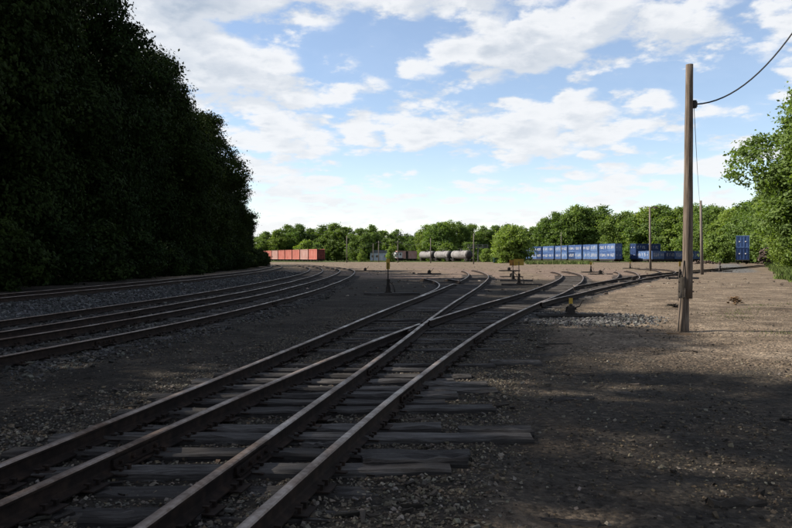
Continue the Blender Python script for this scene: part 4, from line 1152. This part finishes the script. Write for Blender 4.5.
# low trees and bushes in front of the far line
SH = [species(6, 3.0, .15, 14, 4200, .5, m_leaflt, .6, 240 + i, .12, 14) for i in range(2)]
SHD = [species(6, 3.2, .15, 14, 4200, .5, m_leaf, .6, 250 + i, .12, 14) for i in range(2)]
tree(SH[0], at(362, 285), 285, 4.6, 'small round light green bush left of the white building', 'bushes before the far tree line', 'bush', sxy=.66)
tree(SH[1], at(390.5, 270), 270, 5.6, 'small round light green tree right of the white building', 'bushes before the far tree line', 'bush', sxy=.66)
tree(SHD[0], at(392, 345), 345, 10.5, 'taller green tree just behind the small round tree by the white building', 'bushes before the far tree line', 'deciduous_tree')
WIL = species(10, 5.2, .1, 30, 15000, .5, m_leaflt, .7, 260, .3, 18, .42)
tree(WIL, at(511, 215), 215, 11.4, 'big round pale green willow-like tree left of the blue train', None, 'round_tree', 0.4)
for i, (px_, d, h, lab) in enumerate([(305, 352, 10.5, 'behind the roofs of the red railcars, left'), (318, 350, 9.0, 'behind the roofs of the red railcars, right'), (478, 300, 6, 'right of the near tank car'), (486, 260, 5, 'above the teal dumpster'),
                                       (497, 225, 3.6, 'at the left foot of the big round tree'), (716, 232, 8, 'right of the thin pale pole'), (715, 208, 9, 'left of the lone blue car, nearer the pole'), (724, 204, 6, 'just left of the lone blue car'), (548, 300, 8, 'above the left end of the blue train'),
                                       (424, 345, 11, 'behind the farthest tank car'), (447, 300, 8, 'behind the middle tank car'), (470, 290, 8, 'behind the nearest tank car'), (633, 262, 7, 'behind the dark blue broadside car')]):
    tree((SH if i % 3 == 0 else SHD)[i % 2], at(px_, d), d, h, 'bush ' + lab, 'bushes before the far tree line', 'bush')
# trees and scrub along the right verge
BIG = species(21, 8.2, 2.4, 34, 80000, .38, m_leaf, .80, 300, .42, 34)
BIG2 = species(18, 7.0, .6, 30, 48000, .38, m_leaf, .80, 301, .36, 30)
tree(BIG, 52.4, 84, 23.6, 'tall leafy tree leaning into the picture at the right edge', 'trees on the right verge', rz=1.1, sxy=1.28)
tree(BIG2, 59.5, 88, 21.5, 'full crowned tree half outside the right edge beside the tall one', 'trees on the right verge', rz=.3)
tree(BIG2, 57, 100, 17.5, 'leafy tree right behind the tall one at the right edge', 'trees on the right verge', rz=2.0)
tree(BIG2, 66, 116, 17.0, 'leafy tree third along the right verge', 'trees on the right verge', rz=4.0)
tree(BIG2, 77, 134, 16.5, 'leafy tree farthest along the right verge behind the scrap heap', 'trees on the right verge', rz=5.2)
RB = [species(4.6, 2.8, .1, 14, 8000, .36, m_leaflt, .5, 310 + i, .1, 20) for i in range(2)]
for i, (x_, y_, h) in enumerate([(45.5, 72, 4.2), (48.5, 78, 5.2), (51.5, 85, 5.4), (55, 92, 5.6), (58.5, 99, 5.8), (62.5, 107, 6.2), (66.5, 115, 6.2), (71, 124, 6.0), (77, 134, 5.8), (84, 146, 5.5), (92, 158, 6.0)]):
    tree(RB[i % 2], x_, y_, h, 'bright green bush on the right verge, %s from the camera' % ords[i], 'bushes on the right verge', 'bush', sxy=h / 4.6 * 1.1)
for i, (x_, y_, h) in enumerate([(55, 92, 9), (62, 106, 9), (70, 120, 9), (82, 140, 8.5), (95, 160, 9)]):
    tree(BIG2, x_, y_, h, 'darker low tree behind the verge bushes, %s from the camera' % ords[i], 'trees on the right verge', sxy=.7)

# ------------------------------------------------------------------ grass and weeds
def blades(name, xv, yv, hmin, hmax, w, tint, label, cat='grass'):
    n = len(xv); h = rng.uniform(hmin, hmax, n); a = rng.uniform(0, 6.28, n); ln = rng.normal(0, .35, (n, 2)) * h[:, None]
    b = np.stack([xv, yv, gz(xv, yv) - .02], -1); u = np.stack([np.cos(a) * w * .5, np.sin(a) * w * .5, np.zeros(n)], -1)
    tip = b + np.stack([ln[:, 0], ln[:, 1], h], -1)
    V = np.stack([b - u, b + u, tip], 1).reshape(-1, 3)
    me_ = np_mesh(name, V, np.arange(n * 3).reshape(-1, 3), [m_blade], False, None, np.repeat(tint, 3, 0))
    return tag(link(name, me_), label, cat, kind='stuff')
GR = [(.15, .22, .05), (.11, .17, .04), (.22, .26, .09), (.26, .25, .12)]
n = 26000; yv = rng.uniform(176, 232, n); xv = rng.uniform(.18, .285, n) * yv
k = rng.random(n) < sstep(fbm(xv, yv, .12, 3, 81), .3, .55) * (1 - sstep(xv - (.27 * yv - 3), 0, 4))
blades('tall_grass', xv[k], yv[k], .3, 1.0, .22, palette(k.sum(), GR, [4, 2, 3, 1]), 'tall grass strip in front of the long blue train')
n = 30000; yv = rng.uniform(272, 325, n); xv = rng.uniform(-.085, .20, n) * yv
k = (rng.random(n) < sstep(fbm(xv, yv, .1, 3, 83), .36, .6)) & ((xv / yv < .015) | (xv / yv > .112))
blades('far_grass', xv[k], yv[k], .15, .5, .28, palette(k.sum(), GR, [3, 2, 4, 2]), 'patchy far grass before the tank cars and white building')
n = 80000; yv = 34 * (175 / 34) ** rng.random(n); xv = .505 * yv + .2 + 3.0 * fbm(yv, yv * 0, .18, 3, 95) + rng.gamma(2.2, 2.4, n)
k = rng.random(n) < .35 + sstep(fbm(xv, yv, .25, 3, 85), .35, .6)
blades('verge_grass', xv[k], yv[k], .12, .55, .09, palette(k.sum(), [(.12, .185, .035), (.085, .14, .03), (.16, .215, .05)], [4, 3, 2]), 'bright green grass verge at the right edge')
tuft = [(7.6, 14.3), (9.6, 20.2), (10.4, 21.5), (11.6, 22.8), (10.8, 18.7), (8.9, 19.0), (13.4, 24), (14.5, 25), (12.5, 21)]
xv = np.concatenate([rng.normal(a, .28, 130) for a, b in tuft]); yv = np.concatenate([rng.normal(b, .3, 130) for a, b in tuft])
blades('weed_tufts', xv, yv, .02, .10, .016, palette(len(xv), [(.10, .15, .035), (.14, .16, .06)], [3, 2]), 'sparse low green weed tufts on the sunlit dirt right of the big pole', 'weeds')
# dead brown weed and small rubbish on the lit dirt
def weed(x_, y_, h, label, mat, n=46):
    o = empty('dead_weed', G(x_, y_)); tag(o, label, 'weed')
    mb = MB()
    for k in range(7):
        a = random.uniform(0, 6.28); mb.tube([(0, 0, 0), (math.cos(a) * .08, math.sin(a) * .08, h * .55), (math.cos(a) * .2, math.sin(a) * .2, h * random.uniform(.6, 1))], [.009, .006, .003], 4)
    mb.build('stem', mat, o); mb = MB()
    for k in range(n):
        a = random.uniform(0, 6.28); rr = random.uniform(0, .26); c_ = Vector((math.cos(a) * rr, math.sin(a) * rr, random.uniform(.02, h * .8)))
        mb.box(c_, (.09, .05, .012), Matrix.Rotation(random.uniform(0, 6), 3, 'Z') @ Matrix.Rotation(random.uniform(-1, 1), 3, 'X'), jit=.01)
    tag(mb.build('leaf_cluster', mat, o), kind='stuff')
weed(11.3, 24.0, .34, 'dried brown weed on the open dirt right of the big pole', m_dead)
weed(8.9, 23.0, .14, 'small dark clump of dead weed just right of the big pole', m_soil)
